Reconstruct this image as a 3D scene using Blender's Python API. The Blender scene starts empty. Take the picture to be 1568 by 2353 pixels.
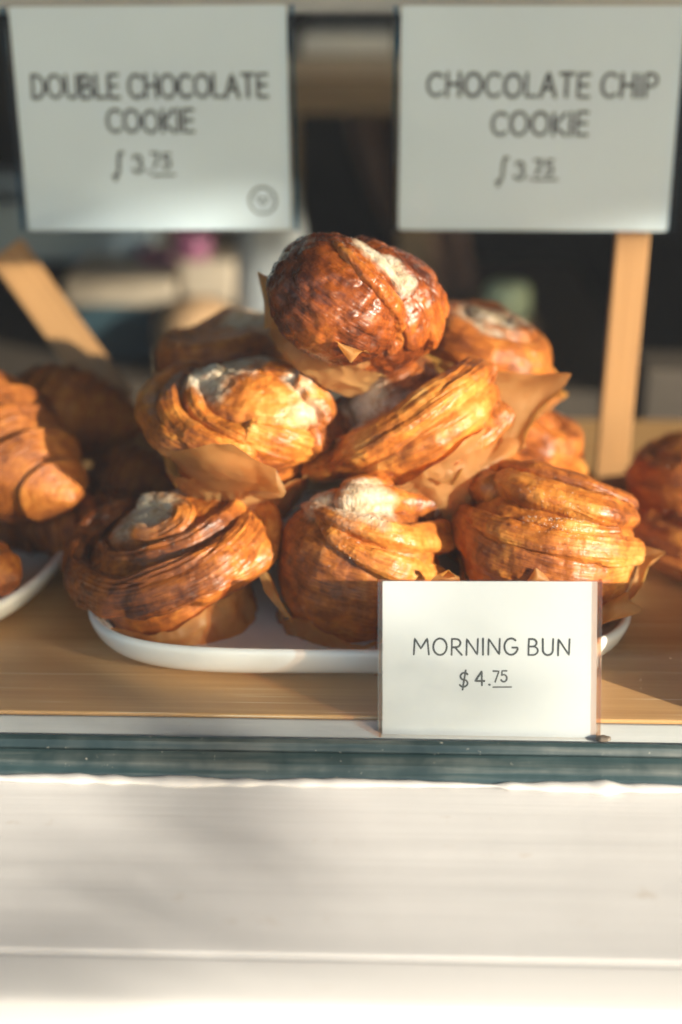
import bpy, math, random
import numpy as np
from mathutils import Vector, Matrix

S = bpy.context.scene
C = S.collection
R = math.radians

# ------------------------------------------------------------------ camera
CAM_Z, PITCH, YAW, LENS = 0.335, 22.0, 1.67, 50.0
cam_d = bpy.data.cameras.new('camera')
cam = bpy.data.objects.new('camera', cam_d); C.objects.link(cam)
cam.location = (0, 0, CAM_Z)
cam.rotation_euler = (R(90 - PITCH), 0, R(YAW))
cam_d.sensor_fit = 'VERTICAL'; cam_d.sensor_height = 36; cam_d.sensor_width = 24
cam_d.lens = LENS
cam_d.clip_start = 0.02; cam_d.clip_end = 3000
cam_d.dof.use_dof = True
cam_d.dof.focus_distance = 0.662
cam_d.dof.aperture_fstop = 2.7
S.camera = cam

# ------------------------------------------------------------------ light
SUN = Vector((0.83, -0.55, 0.262)).normalized()          # towards the sun
w = bpy.data.worlds.new('World'); S.world = w; w.use_nodes = True
wn = w.node_tree.nodes; wl = w.node_tree.links
sky = wn.new('ShaderNodeTexSky'); sky.sky_type = 'NISHITA'; sky.sun_disc = False
sky.sun_elevation = math.asin(SUN.z)
sky.sun_rotation = math.atan2(SUN.x, SUN.y)
sky.dust_density = 1.5
wn['Background'].inputs['Strength'].default_value = 0.15
wl.new(sky.outputs[0], wn['Background'].inputs[0])
sd = bpy.data.lights.new('sun', 'SUN'); sd.energy = 5.0; sd.angle = R(0.5); sd.color = (1.0, 0.91, 0.77)
so = bpy.data.objects.new('sun', sd); C.objects.link(so)
so.rotation_euler = (-SUN).to_track_quat('-Z', 'Y').to_euler()
so.location = SUN * 20
S.view_settings.view_transform = 'Standard'; S.view_settings.look = 'None'
S.view_settings.gamma = 1; S.view_settings.use_curve_mapping = False
S.view_settings.exposure = 1.2
S.render.engine = 'CYCLES'
S.cycles.max_bounces = 10; S.cycles.transparent_max_bounces = 16
S.cycles.sample_clamp_indirect = 6
S.cycles.use_denoising = True

# ------------------------------------------------------------------ helpers
_Rm = Matrix.Rotation(R(YAW), 3, 'Z') @ Matrix.Rotation(R(90 - PITCH), 3, 'X')
FPX = LENS / 36 * 2353
def pix(px, py, Y):
    d = _Rm @ Vector(((px - 784) / FPX, (1176.5 - py) / FPX, -1))
    return Vector((0, 0, CAM_Z)) + d * (Y / d.y)

def tag(o, label=None, cat=None, group=None, kind=None):
    if label: o['label'] = label
    if cat: o['category'] = cat
    if group: o['group'] = group
    if kind: o['kind'] = kind
    return o

def empty(name, loc=(0, 0, 0), rot=None):
    o = bpy.data.objects.new(name, None); C.objects.link(o)
    o.empty_display_size = 0.01
    o.location = loc
    if rot is not None: o.rotation_euler = rot
    return o

def link(name, me, mat, parent=None, smooth=False):
    o = bpy.data.objects.new(name, me); C.objects.link(o)
    if mat: me.materials.append(mat)
    if parent: o.parent = parent
    if smooth: me.polygons.foreach_set('use_smooth', np.ones(len(me.polygons), bool))
    return o

def mesh(name, V, F):
    me = bpy.data.meshes.new(name)
    me.from_pydata([tuple(v) for v in V], [], [tuple(f) for f in F]); me.update()
    return me

class MB:
    def __init__(s): s.V = []; s.F = []
    def add(s, V, F):
        k = len(s.V); s.V += [tuple(v) for v in V]; s.F += [tuple(i + k for i in f) for f in F]; return s
    def box(s, x0, x1, y0, y1, z0, z1):
        V = [(x, y, z) for x in (x0, x1) for y in (y0, y1) for z in (z0, z1)]
        return s.add(V, [(0, 1, 3, 2), (4, 6, 7, 5), (0, 4, 5, 1), (2, 3, 7, 6), (0, 2, 6, 4), (1, 5, 7, 3)])
    def extrude_x(s, prof, x0, x1):
        n = len(prof)
        V = [(x0, y, z) for y, z in prof] + [(x1, y, z) for y, z in prof]
        F = [(i, (i + 1) % n, n + (i + 1) % n, n + i) for i in range(n)]
        return s.add(V, F + [tuple(range(n))[::-1], tuple(range(n, 2 * n))])
    def build(s, name, mat, parent=None, bevel=0, smooth=False, seg=2):
        me = mesh(name, s.V, s.F)
        o = link(name, me, mat, parent, smooth)
        fixn(me)
        if bevel:
            m = o.modifiers.new('bevel', 'BEVEL'); m.width = bevel; m.segments = seg; m.limit_method = 'ANGLE'
            me.polygons.foreach_set('use_smooth', np.ones(len(me.polygons), bool))
            m.harden_normals = True
        return o

def fixn(me):
    import bmesh
    b = bmesh.new(); b.from_mesh(me); bmesh.ops.recalc_face_normals(b, faces=b.faces); b.to_mesh(me); b.free()

def vnoise(P, seed=0):
    P = np.asarray(P, float); I = np.floor(P).astype(np.int64); f = P - I; f = f * f * (3 - 2 * f)
    def h(i, j, k):
        x = (i * 374761393 + j * 668265263 + k * 1274126177 + seed * 974634777) & 0xffffffff
        x = ((x ^ (x >> 13)) * 1274126177) & 0xffffffff
        x = x ^ (x >> 16)
        return (x & 0xffff) / 65535.0
    r = 0
    for a in (0, 1):
        wa = f[..., 0] if a else 1 - f[..., 0]
        for b in (0, 1):
            wb = f[..., 1] if b else 1 - f[..., 1]
            for c in (0, 1):
                wc = f[..., 2] if c else 1 - f[..., 2]
                r = r + wa * wb * wc * h(I[..., 0] + a, I[..., 1] + b, I[..., 2] + c)
    return r * 2 - 1

def fbm(P, octv=4, seed=0, gain=0.5):
    s = 0; a = 1; t = 0; P = np.asarray(P, float)
    for o in range(octv):
        s = s + a * vnoise(P * 2 ** o, seed + o * 17); t += a; a *= gain
    return s / t

def sstep(a, b, x):
    t = np.clip((x - a) / (b - a), 0, 1); return t * t * (3 - 2 * t)

def grid(name, V, UV=None, attrs=None, wrap=False, extra=None):
    """V: (n,m,3); wrap closes the second direction. attrs: dict of (n,m)"""
    grids = [(V, UV, attrs or {}, wrap)] + (extra or [])
    Vs, Fs, Us, As = [], [], [], {}
    off = 0
    for (v, uv, at, wr) in grids:
        n, m = v.shape[:2]
        idx = np.arange(n * m).reshape(n, m) + off
        mm = m if wr else m - 1
        i0 = idx[:-1, :mm]; i1 = np.roll(idx, -1, 1)[:-1, :mm]
        i2 = np.roll(idx, -1, 1)[1:, :mm]; i3 = idx[1:, :mm]
        Fs.append(np.stack([i0, i1, i2, i3], -1).reshape(-1, 4))
        if uv is None: uv = np.zeros((n, m, 2))
        u0 = uv[:-1, :mm]; u3 = uv[1:, :mm]
        u1 = np.roll(uv, -1, 1)[:-1, :mm].copy(); u2 = np.roll(uv, -1, 1)[1:, :mm].copy()
        if wr:
            dv = uv[:, -1:, 1] - uv[:, -2:-1, 1]
            u1[:, -1, 1] = uv[:-1, -1, 1] + dv[:-1, 0]; u2[:, -1, 1] = uv[1:, -1, 1] + dv[1:, 0]
        Us.append(np.stack([u0, u1, u2, u3], 2).reshape(-1, 2))
        Vs.append(v.reshape(-1, 3))
        for k in at: As.setdefault(k, []).append((off, np.broadcast_to(at[k], (n, m)).reshape(-1)))
        off += n * m
    V = np.concatenate(Vs); F = np.concatenate(Fs); U = np.concatenate(Us)
    me = bpy.data.meshes.new(name)
    me.vertices.add(len(V)); me.vertices.foreach_set('co', V.astype(np.float32).ravel())
    me.loops.add(F.size); me.loops.foreach_set('vertex_index', F.astype(np.int32).ravel())
    me.polygons.add(len(F))
    me.polygons.foreach_set('loop_start', np.arange(0, F.size, 4, dtype=np.int32))
    me.polygons.foreach_set('use_smooth', np.ones(len(F), bool))
    me.update(calc_edges=True)
    ul = me.uv_layers.new(name='UVMap'); ul.data.foreach_set('uv', U.astype(np.float32).ravel())
    for k, lst in As.items():
        arr = np.zeros(len(V), np.float32)
        for o, d in lst: arr[o:o + len(d)] = d
        a = me.attributes.new(k, 'FLOAT', 'POINT'); a.data.foreach_set('value', arr)
    return me

# ------------------------------------------------------------------ materials
class NT:
    def __init__(s, name):
        s.m = bpy.data.materials.new(name); s.m.use_nodes = True
        s.t = s.m.node_tree; s.n = s.t.nodes; s.l = s.t.links
        s.p = s.n['Principled BSDF']; s.out = s.n['Material Output']
    def __call__(s, kind, **kw):
        nd = s.n.new('ShaderNode' + kind)
        for k, v in kw.items():
            if hasattr(nd, k): setattr(nd, k, v)
        return nd
    def lk(s, a, b): s.l.new(a, b)
    def coord(s, which='Object', scale=(1, 1, 1), loc=(0, 0, 0)):
        tc = s('TexCoord'); mp = s('Mapping'); s.lk(tc.outputs[which], mp.inputs[0])
        mp.inputs['Scale'].default_value = scale; mp.inputs['Location'].default_value = loc
        return mp.outputs[0]
    def noise(s, vec, scale, detail=4, rough=0.55, dist=0):
        n = s('TexNoise'); s.lk(vec, n.inputs['Vector'])
        n.inputs['Scale'].default_value = scale; n.inputs['Detail'].default_value = detail
        n.inputs['Roughness'].default_value = rough; n.inputs['Distortion'].default_value = dist
        return n.outputs['Fac']
    def ramp(s, fac, stops):
        r = s('ValToRGB'); s.lk(fac, r.inputs[0]); e = r.color_ramp.elements
        while len(e) < len(stops): e.new(0.5)
        for i, (p, c) in enumerate(stops):
            e[i].position = p
            e[i].color = (*c, 1) if len(c) == 3 else c
        return r.outputs[0]
    def math(s, op, a, b=None, c=None, clamp=False):
        m = s('Math', operation=op); m.use_clamp = clamp
        for i, v in enumerate((a, b, c)):
            if v is None: continue
            if isinstance(v, (int, float)): m.inputs[i].default_value = v
            else: s.lk(v, m.inputs[i])
        return m.outputs[0]
    def mix(s, fac, a, b, mode='MIX'):
        m = s('Mix', data_type='RGBA', blend_type=mode)
        for i, v in ((0, fac), (6, a), (7, b)):
            if isinstance(v, (int, float)): m.inputs[i].default_value = v
            elif isinstance(v, tuple): m.inputs[i].default_value = (*v, 1)
            else: s.lk(v, m.inputs[i])
        return m.outputs[2]
    def attr(s, name):
        a = s('Attribute'); a.attribute_name = name; return a.outputs['Fac']
    def bump(s, h, strength=0.5, dist=0.001, prev=None):
        b = s('Bump'); b.inputs['Strength'].default_value = strength; b.inputs['Distance'].default_value = dist
        s.lk(h, b.inputs['Height'])
        if prev is not None: s.lk(prev, b.inputs['Normal'])
        return b.outputs[0]
    def set(s, **kw):
        for k, v in kw.items():
            i = s.p.inputs[k.replace('_', ' ')]
            if hasattr(v, 'links') or hasattr(v, 'is_linked'): s.lk(v, i)
            elif isinstance(v, tuple): i.default_value = (*v, 1) if len(v) == 3 and i.type == 'RGBA' else v
            else: i.default_value = v
        return s

def simple(name, col, rough=0.6, var=0.15, scale=40, **kw):
    m = NT(name)
    v = m.coord(); f = m.noise(v, scale)
    d = tuple(c * (1 - var) for c in col); l = tuple(min(1, c * (1 + var)) for c in col)
    m.set(Base_Color=m.ramp(f, [(0.3, d), (0.7, l)]), Roughness=rough)
    m.set(Normal=m.bump(f, 0.15, 0.001))
    for k, x in kw.items(): m.set(**{k: x})
    return m.m

def pastry_mat(name, tint=1.0, dark=0.0, gloss=0.30, red=1.0):
    m = NT(name)
    uv = m.coord('UV', (60, 900, 1))
    lam = m.noise(uv, 1.0, 3, 0.6, 0.6)
    uv2 = m.coord('UV', (30, 260, 1))
    lam2 = m.noise(uv2, 1.0, 3, 0.55, 0.8)
    ob = m.coord('Object')
    big = m.noise(ob, 38, 3, 0.5)
    fine = m.noise(ob, 420, 3, 0.6)
    f = m.math('MULTIPLY', lam, 0.30)
    f = m.math('MULTIPLY_ADD', lam2, 0.14, f)
    f = m.math('MULTIPLY_ADD', big, 0.55, f)
    f = m.math('ADD', f, -0.005 - dark)
    bake = m.attr('bake')
    f = m.math('MULTIPLY_ADD', bake, -0.22, f)
    t = tint
    mott = m.noise(ob, 150, 3, 0.6)
    f = m.math('MULTIPLY_ADD', mott, 0.36, f); f = m.math('MULTIPLY_ADD', fine, 0.22, f); f = m.math('ADD', f, -0.265)
    q = (t, t * red, t * red ** 1.5)
    col = m.ramp(f, [(p_, tuple(a_ * b_ for a_, b_ in zip(c_, q))) for p_, c_ in ((0.18, (0.080, 0.020, 0.007)), (0.32, (0.26, 0.068, 0.013)), (0.46, (0.46, 0.132, 0.018)),
                     (0.60, (0.64, 0.240, 0.040)), (0.80, (0.80, 0.46, 0.16)))])
    sug = m.attr('sugar')
    sn = m.noise(ob, 330, 4, 0.7); sn2 = m.noise(ob, 95, 3, 0.6)
    sm = m.math('MULTIPLY_ADD', m.math('ADD', m.math('MULTIPLY', sn, 0.5), m.math('MULTIPLY', sn2, 0.5)), 1.5, -0.78)
    sm = m.math('ADD', m.math('MULTIPLY', sug, 1.15), m.math('MULTIPLY', sm, m.math('ADD', 0.35, sug)), clamp=True)
    sm = m.math('MULTIPLY', sm, m.math('MULTIPLY', sug, 1.6, clamp=True), clamp=True)
    sm = m.ramp(sm, [(0.15, (0, 0, 0)), (1.0, (0.95, 0.95, 0.95))])
    scol = m.ramp(m.math('ADD', m.math('MULTIPLY', sn, 0.4), m.math('MULTIPLY', sn2, 0.6)), [(0.36, (0.44, 0.28, 0.15)), (0.50, (0.60, 0.47, 0.33)), (0.64, (0.70, 0.61, 0.50))])
    m.set(Base_Color=m.mix(sm, col, scol))
    rg = m.math('MULTIPLY_ADD', mott, 0.5, gloss - 0.16)
    rr = m.mix(sm, m.ramp(rg, [(0, (0, 0, 0)), (1, (1, 1, 1))]), (0.85, 0.85, 0.85))
    m.set(Roughness=rr)
    m.set(Subsurface_Weight=0.12, Subsurface_Radius=(0.6, 0.28, 0.1), Subsurface_Scale=0.004)
    h = m.math('MULTIPLY_ADD', lam, 0.6, m.math('MULTIPLY_ADD', fine, 0.35, m.math('MULTIPLY', mott, 0.9)))
    b = m.bump(h, 0.6, 0.0013)
    gr = m.noise(ob, 900, 2, 0.7)
    b2 = m.bump(m.math('MULTIPLY', gr, sm), 0.8, 0.0008, b)
    m.set(Normal=b2)
    return m.m

def paper_mat():
    m = NT('baking_parchment')
    ob = m.coord('Object'); n = m.noise(ob, 55, 4); n2 = m.noise(ob, 600, 2)
    col = m.ramp(n, [(0.3, (0.48, 0.26, 0.085)), (0.7, (0.62, 0.37, 0.14))])
    m.set(Base_Color=col, Roughness=0.5, Normal=m.bump(m.math('MULTIPLY_ADD', n, 1.0, m.math('MULTIPLY', n2, 0.1)), 0.5, 0.002))
    tr = m('BsdfTranslucent')
    tc = m.ramp(n, [(0.3, (0.86, 0.42, 0.08)), (0.7, (0.94, 0.55, 0.15))])
    m.lk(tc, tr.inputs[0])
    mx = m('MixShader'); mx.inputs[0].default_value = 0.6
    m.lk(m.p.outputs[0], mx.inputs[1]); m.lk(tr.outputs[0], mx.inputs[2]); m.lk(mx.outputs[0], m.out.inputs[0])
    return m.m

def clear_mat(name, tint=(1, 1, 1), ior=1.45, rough=0.02, gloss=1.0):
    m = NT(name)
    m.n.remove(m.p)
    t = m('BsdfTransparent'); t.inputs[0].default_value = (*tint, 1)
    g = m('BsdfGlossy'); g.inputs['Roughness'].default_value = rough
    v = m.coord('Object'); n = m.noise(v, 14, 4)
    m.lk(m.ramp(n, [(0.35, (0.75 * gloss,) * 3), (0.7, (gloss,) * 3)]), g.inputs[0])
    fr = m('Fresnel'); gm = m('NewGeometry')                 # thin sheet: the same reflectance from both sides
    m.lk(m.math('POWER', ior, m.math('MULTIPLY_ADD', gm.outputs['Backfacing'], -2.0, 1.0)), fr.inputs[0])
    mx = m('MixShader'); m.lk(fr.outputs[0], mx.inputs[0]); m.lk(t.outputs[0], mx.inputs[1]); m.lk(g.outputs[0], mx.inputs[2])
    m.lk(mx.outputs[0], m.out.inputs[0])
    return m.m

def wood_mat(name, dark, light, rough=0.45, scale=1.0, axis='X', pores=0.0):
    m = NT(name)
    sc = {'X': (2.2, 60, 60), 'Z': (60, 60, 2.2)}[axis]
    v = m.coord('Object', tuple(a * scale for a in sc)); g = m.noise(v, 1.0, 5, 0.6, 0.8)
    sc2 = {'X': (9, 420, 420), 'Z': (420, 420, 9)}[axis]
    v2 = m.coord('Object', tuple(a * scale for a in sc2)); g2 = m.noise(v2, 1.0, 2, 0.5)
    f = m.math('MULTIPLY_ADD', g, 0.65, m.math('MULTIPLY', g2, 0.35))
    col = m.ramp(f, [(0.32, dark), (0.68, light)])
    if pores:
        pv = m.ramp(g2, [(0.66, (0, 0, 0)), (0.74, (pores, pores, pores))])
        col = m.mix(pv, col, (0.80, 0.70, 0.52))
    m.set(Base_Color=col, Roughness=rough, Normal=m.bump(f, 0.25, 0.0006))
    return m.m

def white_paint_mat(name, base=0.80, tone=(1.0, 0.965, 0.91), scale=1.0, streak=1.0):
    m = NT(name)
    v = m.coord('Object', (5 * scale, 620 * scale, 620 * scale)); g = m.noise(v, 1.0, 5, 0.65, 0.3)
    v3 = m.coord('Object', (9, 160, 160)); g3 = m.noise(v3, 1.0, 3, 0.6, 0.6)
    b = m.coord('Object'); n = m.noise(b, 13, 4, 0.6); sp = m.noise(b, 110, 3, 0.6)
    c0 = tuple(base * (1 - 0.09 * streak) * t for t in tone); c1 = tuple(base * t for t in tone)
    col = m.ramp(m.math('MULTIPLY_ADD', g, 0.45, m.math('MULTIPLY_ADD', g3, 0.1, m.math('MULTIPLY', n, 0.45))), [(0.38, c0), (0.56, c1)])
    dirt = m.ramp(m.math('MULTIPLY', sp, g3), [(0.37, (0, 0, 0)), (0.47, (0.5 * streak,) * 3)])
    col = m.mix(dirt, col, (0.38, 0.33, 0.28))
    m.set(Base_Color=col, Roughness=0.5, Normal=m.bump(m.math('MULTIPLY_ADD', sp, 0.25, g), 0.25, 0.0006))
    return m.m

def teal_mat():
    m = NT('weathered_teal_paint')
    v = m.coord('Object', (7, 260, 260)); g = m.noise(v, 1.0, 4, 0.65, 0.4)
    b = m.coord('Object'); n = m.noise(b, 22, 4, 0.65); sp = m.noise(b, 320, 2, 0.6)
    col = m.ramp(n, [(0.3, (0.014, 0.030, 0.034)), (0.7, (0.034, 0.060, 0.064))])
    wear = m.math('MULTIPLY', m.ramp(g, [(0.38, (0, 0, 0)), (0.70, (1, 1, 1))]), m.ramp(n, [(0.4, (0.08,) * 3), (0.75, (0.9,) * 3)]))
    col = m.mix(wear, col, (0.19, 0.19, 0.17))
    spk = m.ramp(sp, [(0.70, (0, 0, 0)), (0.78, (0.6, 0.6, 0.6))])
    col = m.mix(spk, col, (0.5, 0.47, 0.40))
    m.set(Base_Color=col, Roughness=m.math('MULTIPLY_ADD', g, 0.4, 0.22), Normal=m.bump(m.math('MULTIPLY_ADD', sp, 0.4, g), 0.4, 0.0008))
    return m.m

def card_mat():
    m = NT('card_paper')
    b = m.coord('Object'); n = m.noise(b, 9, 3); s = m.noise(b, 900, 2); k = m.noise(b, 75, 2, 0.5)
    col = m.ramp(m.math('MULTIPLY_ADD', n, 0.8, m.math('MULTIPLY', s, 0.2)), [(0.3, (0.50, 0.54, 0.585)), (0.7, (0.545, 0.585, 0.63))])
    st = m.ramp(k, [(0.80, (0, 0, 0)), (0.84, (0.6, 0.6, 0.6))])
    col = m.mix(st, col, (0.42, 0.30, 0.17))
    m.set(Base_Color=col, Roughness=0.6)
    return m.m

M = dict(
    pastry=pastry_mat('laminated_pastry'),
    pastry_dark=pastry_mat('dark_glazed_pastry', 0.80, 0.06, 0.17, 0.80),
    croissant=pastry_mat('croissant_crust', 0.85, 0.0, 0.42),
    paper=paper_mat(),
    glass=clear_mat('window_glass', (0.97, 0.985, 0.98), 1.42),
    acrylic=clear_mat('clear_acrylic', (0.985, 0.97, 0.955), 1.35, 0.05),
    acrylic_blue=clear_mat('tinted_acrylic_edge', (0.35, 0.62, 0.80), 1.45, 0.08),
    edge=clear_mat('acrylic_cut_edge', (0.90, 0.72, 0.60), 1.5, 0.15),
    oak=wood_mat('oak_worktop', (0.45, 0.225, 0.078), (0.62, 0.355, 0.145), 0.38, 1.0, 'X', 0.55),
    stick=wood_mat('pine_stick', (0.34, 0.165, 0.060), (0.50, 0.265, 0.105), 0.5, 1.0, 'Z'),
    shelf=wood_mat('shelf_wood', (0.28, 0.17, 0.075), (0.44, 0.29, 0.14), 0.5, 0.6, 'X'),
    shelf_dark=wood_mat('dark_shelf_wood', (0.16, 0.11, 0.065), (0.27, 0.19, 0.11), 0.6, 0.6, 'X'),
    sill=white_paint_mat('brushed_white_paint', 0.50, (1.0, 0.985, 0.965)),
    sill2=white_paint_mat('gloss_white_paint', 0.52, (1, 0.985, 0.96), 1.0, 0.5),
    caulk=white_paint_mat('white_caulk', 0.50, (1, 0.97, 0.93), 0.3, 0.4),
    teal=teal_mat(),
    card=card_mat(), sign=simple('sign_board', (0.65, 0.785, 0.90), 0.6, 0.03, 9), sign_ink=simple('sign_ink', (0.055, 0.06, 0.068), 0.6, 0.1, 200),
    ink=simple('black_ink', (0.022, 0.024, 0.027), 0.55, 0.3, 300),
    grey_ink=simple('grey_ink', (0.16, 0.17, 0.17), 0.6, 0.2, 200),
    ceramic=simple('white_ceramic', (0.80, 0.80, 0.79), 0.12, 0.02, 20, Coat_Weight=0.5),
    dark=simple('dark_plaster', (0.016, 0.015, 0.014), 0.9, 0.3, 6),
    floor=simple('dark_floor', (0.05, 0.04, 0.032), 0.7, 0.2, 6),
    street=simple('pavement', (0.13, 0.125, 0.12), 0.9, 0.25, 30),
    wallout=simple('outer_plaster', (0.55, 0.53, 0.50), 0.85, 0.06, 12),
    canvas=simple('grey_canvas', (0.22, 0.21, 0.20), 0.9, 0.05, 10),
    sugar=simple('sugar_crystal', (0.80, 0.76, 0.70), 0.25, 0.05, 300),
    pebble=simple('grey_brown_chip', (0.16, 0.12, 0.09), 0.6, 0.5, 300),
)

# ------------------------------------------------------------------ setting
def structure(o): return tag(o, kind='structure')
structure(MB().box(-60, 60, -80, 0.50, -1.02, -0.98).build('street', M['street']))
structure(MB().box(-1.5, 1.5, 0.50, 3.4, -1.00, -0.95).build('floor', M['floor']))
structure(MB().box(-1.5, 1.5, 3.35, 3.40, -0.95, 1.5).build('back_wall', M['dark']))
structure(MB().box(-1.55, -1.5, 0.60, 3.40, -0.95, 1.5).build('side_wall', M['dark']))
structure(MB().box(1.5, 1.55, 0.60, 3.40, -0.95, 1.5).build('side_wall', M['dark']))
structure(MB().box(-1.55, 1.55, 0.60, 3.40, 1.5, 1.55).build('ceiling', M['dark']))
# shop front round the opening
XL, XR, ZT = -1.3, 1.45, 0.85
structure(MB().box(XL - 2, XL, 0.53, 0.60, -0.98, 2.0).box(XR, XR + 2, 0.53, 0.60, -0.98, 2.0).box(XL, XR, 0.53, 0.60, ZT, 2.0).box(XL, XR, 0.545, 0.60, -0.98, -0.10).build('front_wall', M['wallout']))

aw = tag(empty('added_awning', (0, 0.53, 1.60)), 'unseen canvas awning added over the shop window to cut the skylight', 'awning')  # added out of view to hold skylight off the sill
MB().add([(-2.6, 0, 0.0), (2.6, 0, 0.0), (2.6, -1.35, -0.30), (-2.6, -1.35, -0.30), (-2.6, 0, 0.006), (2.6, 0, 0.006), (2.6, -1.35, -0.294), (-2.6, -1.35, -0.294)], [(0, 1, 2, 3), (7, 6, 5, 4), (0, 4, 5, 1), (1, 5, 6, 2), (2, 6, 7, 3), (3, 7, 4, 0)]).build('canvas', M['canvas'], aw)
MB().box(-2.6, 2.6, -1.375, -1.351, -0.315, -0.285).build('front_bar', M['teal'], aw)

# window: teal bottom rail with bead, pane
win = tag(empty('display_window', (0, 0.55, 0)), 'shop display window with a weathered teal wooden bottom rail and clear pane', 'window')
def wb(mb, name, mat, bevel=0, parent=win, seg=2):
    o = mb.build(name, mat, parent, bevel, seg=seg); o.location = (-parent.location[0], -parent.location[1], -parent.location[2]); return o
def rail_strip(prof, x0, x1, n, seed, amp):
    """an extruded rail whose profile wanders a little along its length"""
    xs = np.linspace(x0, x1, n); k = len(prof)
    V = np.zeros((n, k, 3))
    for j, (y, z) in enumerate(prof):
        d = fbm(np.stack([xs * 9, np.full(n, j * 3.1), np.zeros(n)], -1), 4, seed)
        e = fbm(np.stack([xs * 9, np.full(n, j * 3.1), np.full(n, 7.7)], -1), 4, seed + 5)
        V[:, j] = np.stack([xs, y + d * amp, z + e * amp], -1)
    me = grid('rail', V, wrap=True)
    return me
def flat(me):
    me.polygons.foreach_set('use_smooth', np.zeros(len(me.polygons), bool)); return me
o = link('glazing_bead', flat(rail_strip([(0.5562, -0.03), (0.5562, -0.0006), (0.5552, 0.0002), (0.5530, -0.0008), (0.5512, -0.0036), (0.5512, -0.03)], XL, XR, 700, 3, 0.00022)), M['teal'], win); o.location = (0, -0.55, 0)
o = link('bottom_rail', flat(rail_strip([(0.5508, -0.03), (0.5508, -0.0046), (0.5492, -0.0034), (0.5440, -0.0062), (0.5408, -0.0098), (0.5385, -0.0135), (0.5385, -0.03)], XL, XR, 700, 4, 0.00025)), M['teal'], win); o.location = (0, -0.55, 0)
wb(MB().box(XL, XR, 0.5565, 0.5605, -0.012, ZT - 0.03), 'glass_pane', M['glass'])
wb(MB().box(XL, XR, 0.535, 0.575, ZT - 0.03, ZT).box(XL - 0.0, XL + 0.05, 0.535, 0.575, -0.0045, ZT - 0.031).box(XR - 0.05, XR, 0.535, 0.575, -0.0045, ZT - 0.031), 'frame', M['teal'], 0.002)

# white sill
sill = tag(empty('window_sill', (0, 0.5, -0.03)), 'white brush painted wooden sill sloping out below the teal rail', 'window sill')
def sill_board():
    xs = np.linspace(-1.6, 1.4, 900)
    prof = [(0.545, -0.060), (0.545, -0.0124), (0.538, -0.0128)]
    for t in np.linspace(0, 1, 40)[1:]:
        prof.append((0.538 + (0.4412 - 0.538) * t, -0.0128 - 0.0128 * (1.45 * t - 0.45 * t * t)))
    prof += [(0.44115, -0.02561), (0.4404, -0.0257), (0.4399, -0.0260), (0.4398, -0.0264),(0.4398, -0.0268), (0.4398, -0.0600), (0.50, -0.0600)]
    V = np.zeros((len(xs), len(prof), 3))
    for j, (y, z) in enumerate(prof):
        P = np.stack([xs * 6, np.full(len(xs), y * 130), np.zeros(len(xs))], -1)
        d = fbm(P, 3, 11) * 0.00022 + fbm(np.stack([xs * 3, np.full(len(xs), y * 20), np.zeros(len(xs))], -1), 2, 5) * 0.0005
        V[:, j] = np.stack([xs, np.full(len(xs), y), z + d], -1)
    return grid('board', V, wrap=True)
o = link('board', sill_board(), M['sill'], sill); o.location = (0, -0.5, 0.03)
o = MB().extrude_x([(0.4390, -0.0290), (0.4388, -0.0262), (0.4200, -0.0281), (0.4165, -0.0300), (0.4150, -0.0334), (0.4148, -0.11), (0.4393, -0.11)], -1.6, 1.4).build('front_nosing', M['sill2'], sill, 0.0012, seg=3); o.location = (0, -0.5, 0.03)
def caulk():
    n, m = 900, 14
    xs = np.linspace(-0.7, 0.7, n); ph = np.linspace(0, 2 * np.pi, m, endpoint=False)
    r = 0.0017 + 0.0011 * fbm(np.stack([xs * 22, xs * 0, xs * 0], -1), 3, 8) + 0.0006 * vnoise(np.stack([xs * 120, xs * 0, xs * 0], -1), 3)
    r = np.maximum(r, 0.0006)
    zc = -0.0118 + 0.0006 * fbm(np.stack([xs * 14, xs * 0, xs * 0], -1), 3, 21)
    V = np.zeros((n, m, 3)); V[..., 0] = xs[:, None]
    V[..., 1] = 0.5378 + (r * 1.5)[:, None] * np.cos(ph); V[..., 2] = zc[:, None] + (r * 0.9)[:, None] * np.sin(ph)
    return grid('caulk_bead', V, wrap=True)
o = link('caulk_bead', caulk(), M['caulk'], sill); o.location = (0, -0.5, 0.03)

# counter
ctr = tag(empty('display_counter', (0, 0.8, 0)), 'light oak counter with a white painted front lip inside the window', 'counter')
def cb(mb, name, mat, bevel=0):
    o = mb.build(name, mat, ctr, bevel); o.location = (0, -0.8, 0); return o
cb(MB().box(-1.05, 1.05, 0.5765, 1.02, -0.022, 0.0), 'worktop', M['oak'], 0.0012)
o = link('front_lip', rail_strip([(0.5758, -0.03), (0.5758, -0.0020), (0.5748, -0.0011), (0.5728, -0.0011), (0.5716, -0.0022), (0.5612, -0.0036), (0.5612, -0.03)], -1.05, 1.05, 500, 14, 0.00012), M['sill2'], ctr); o.location = (0, -0.8, 0)
cb(MB().box(-1.05, 1.05, 0.62, 1.01, -0.95, -0.0225), 'cabinet', M['shelf_dark'])

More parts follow.
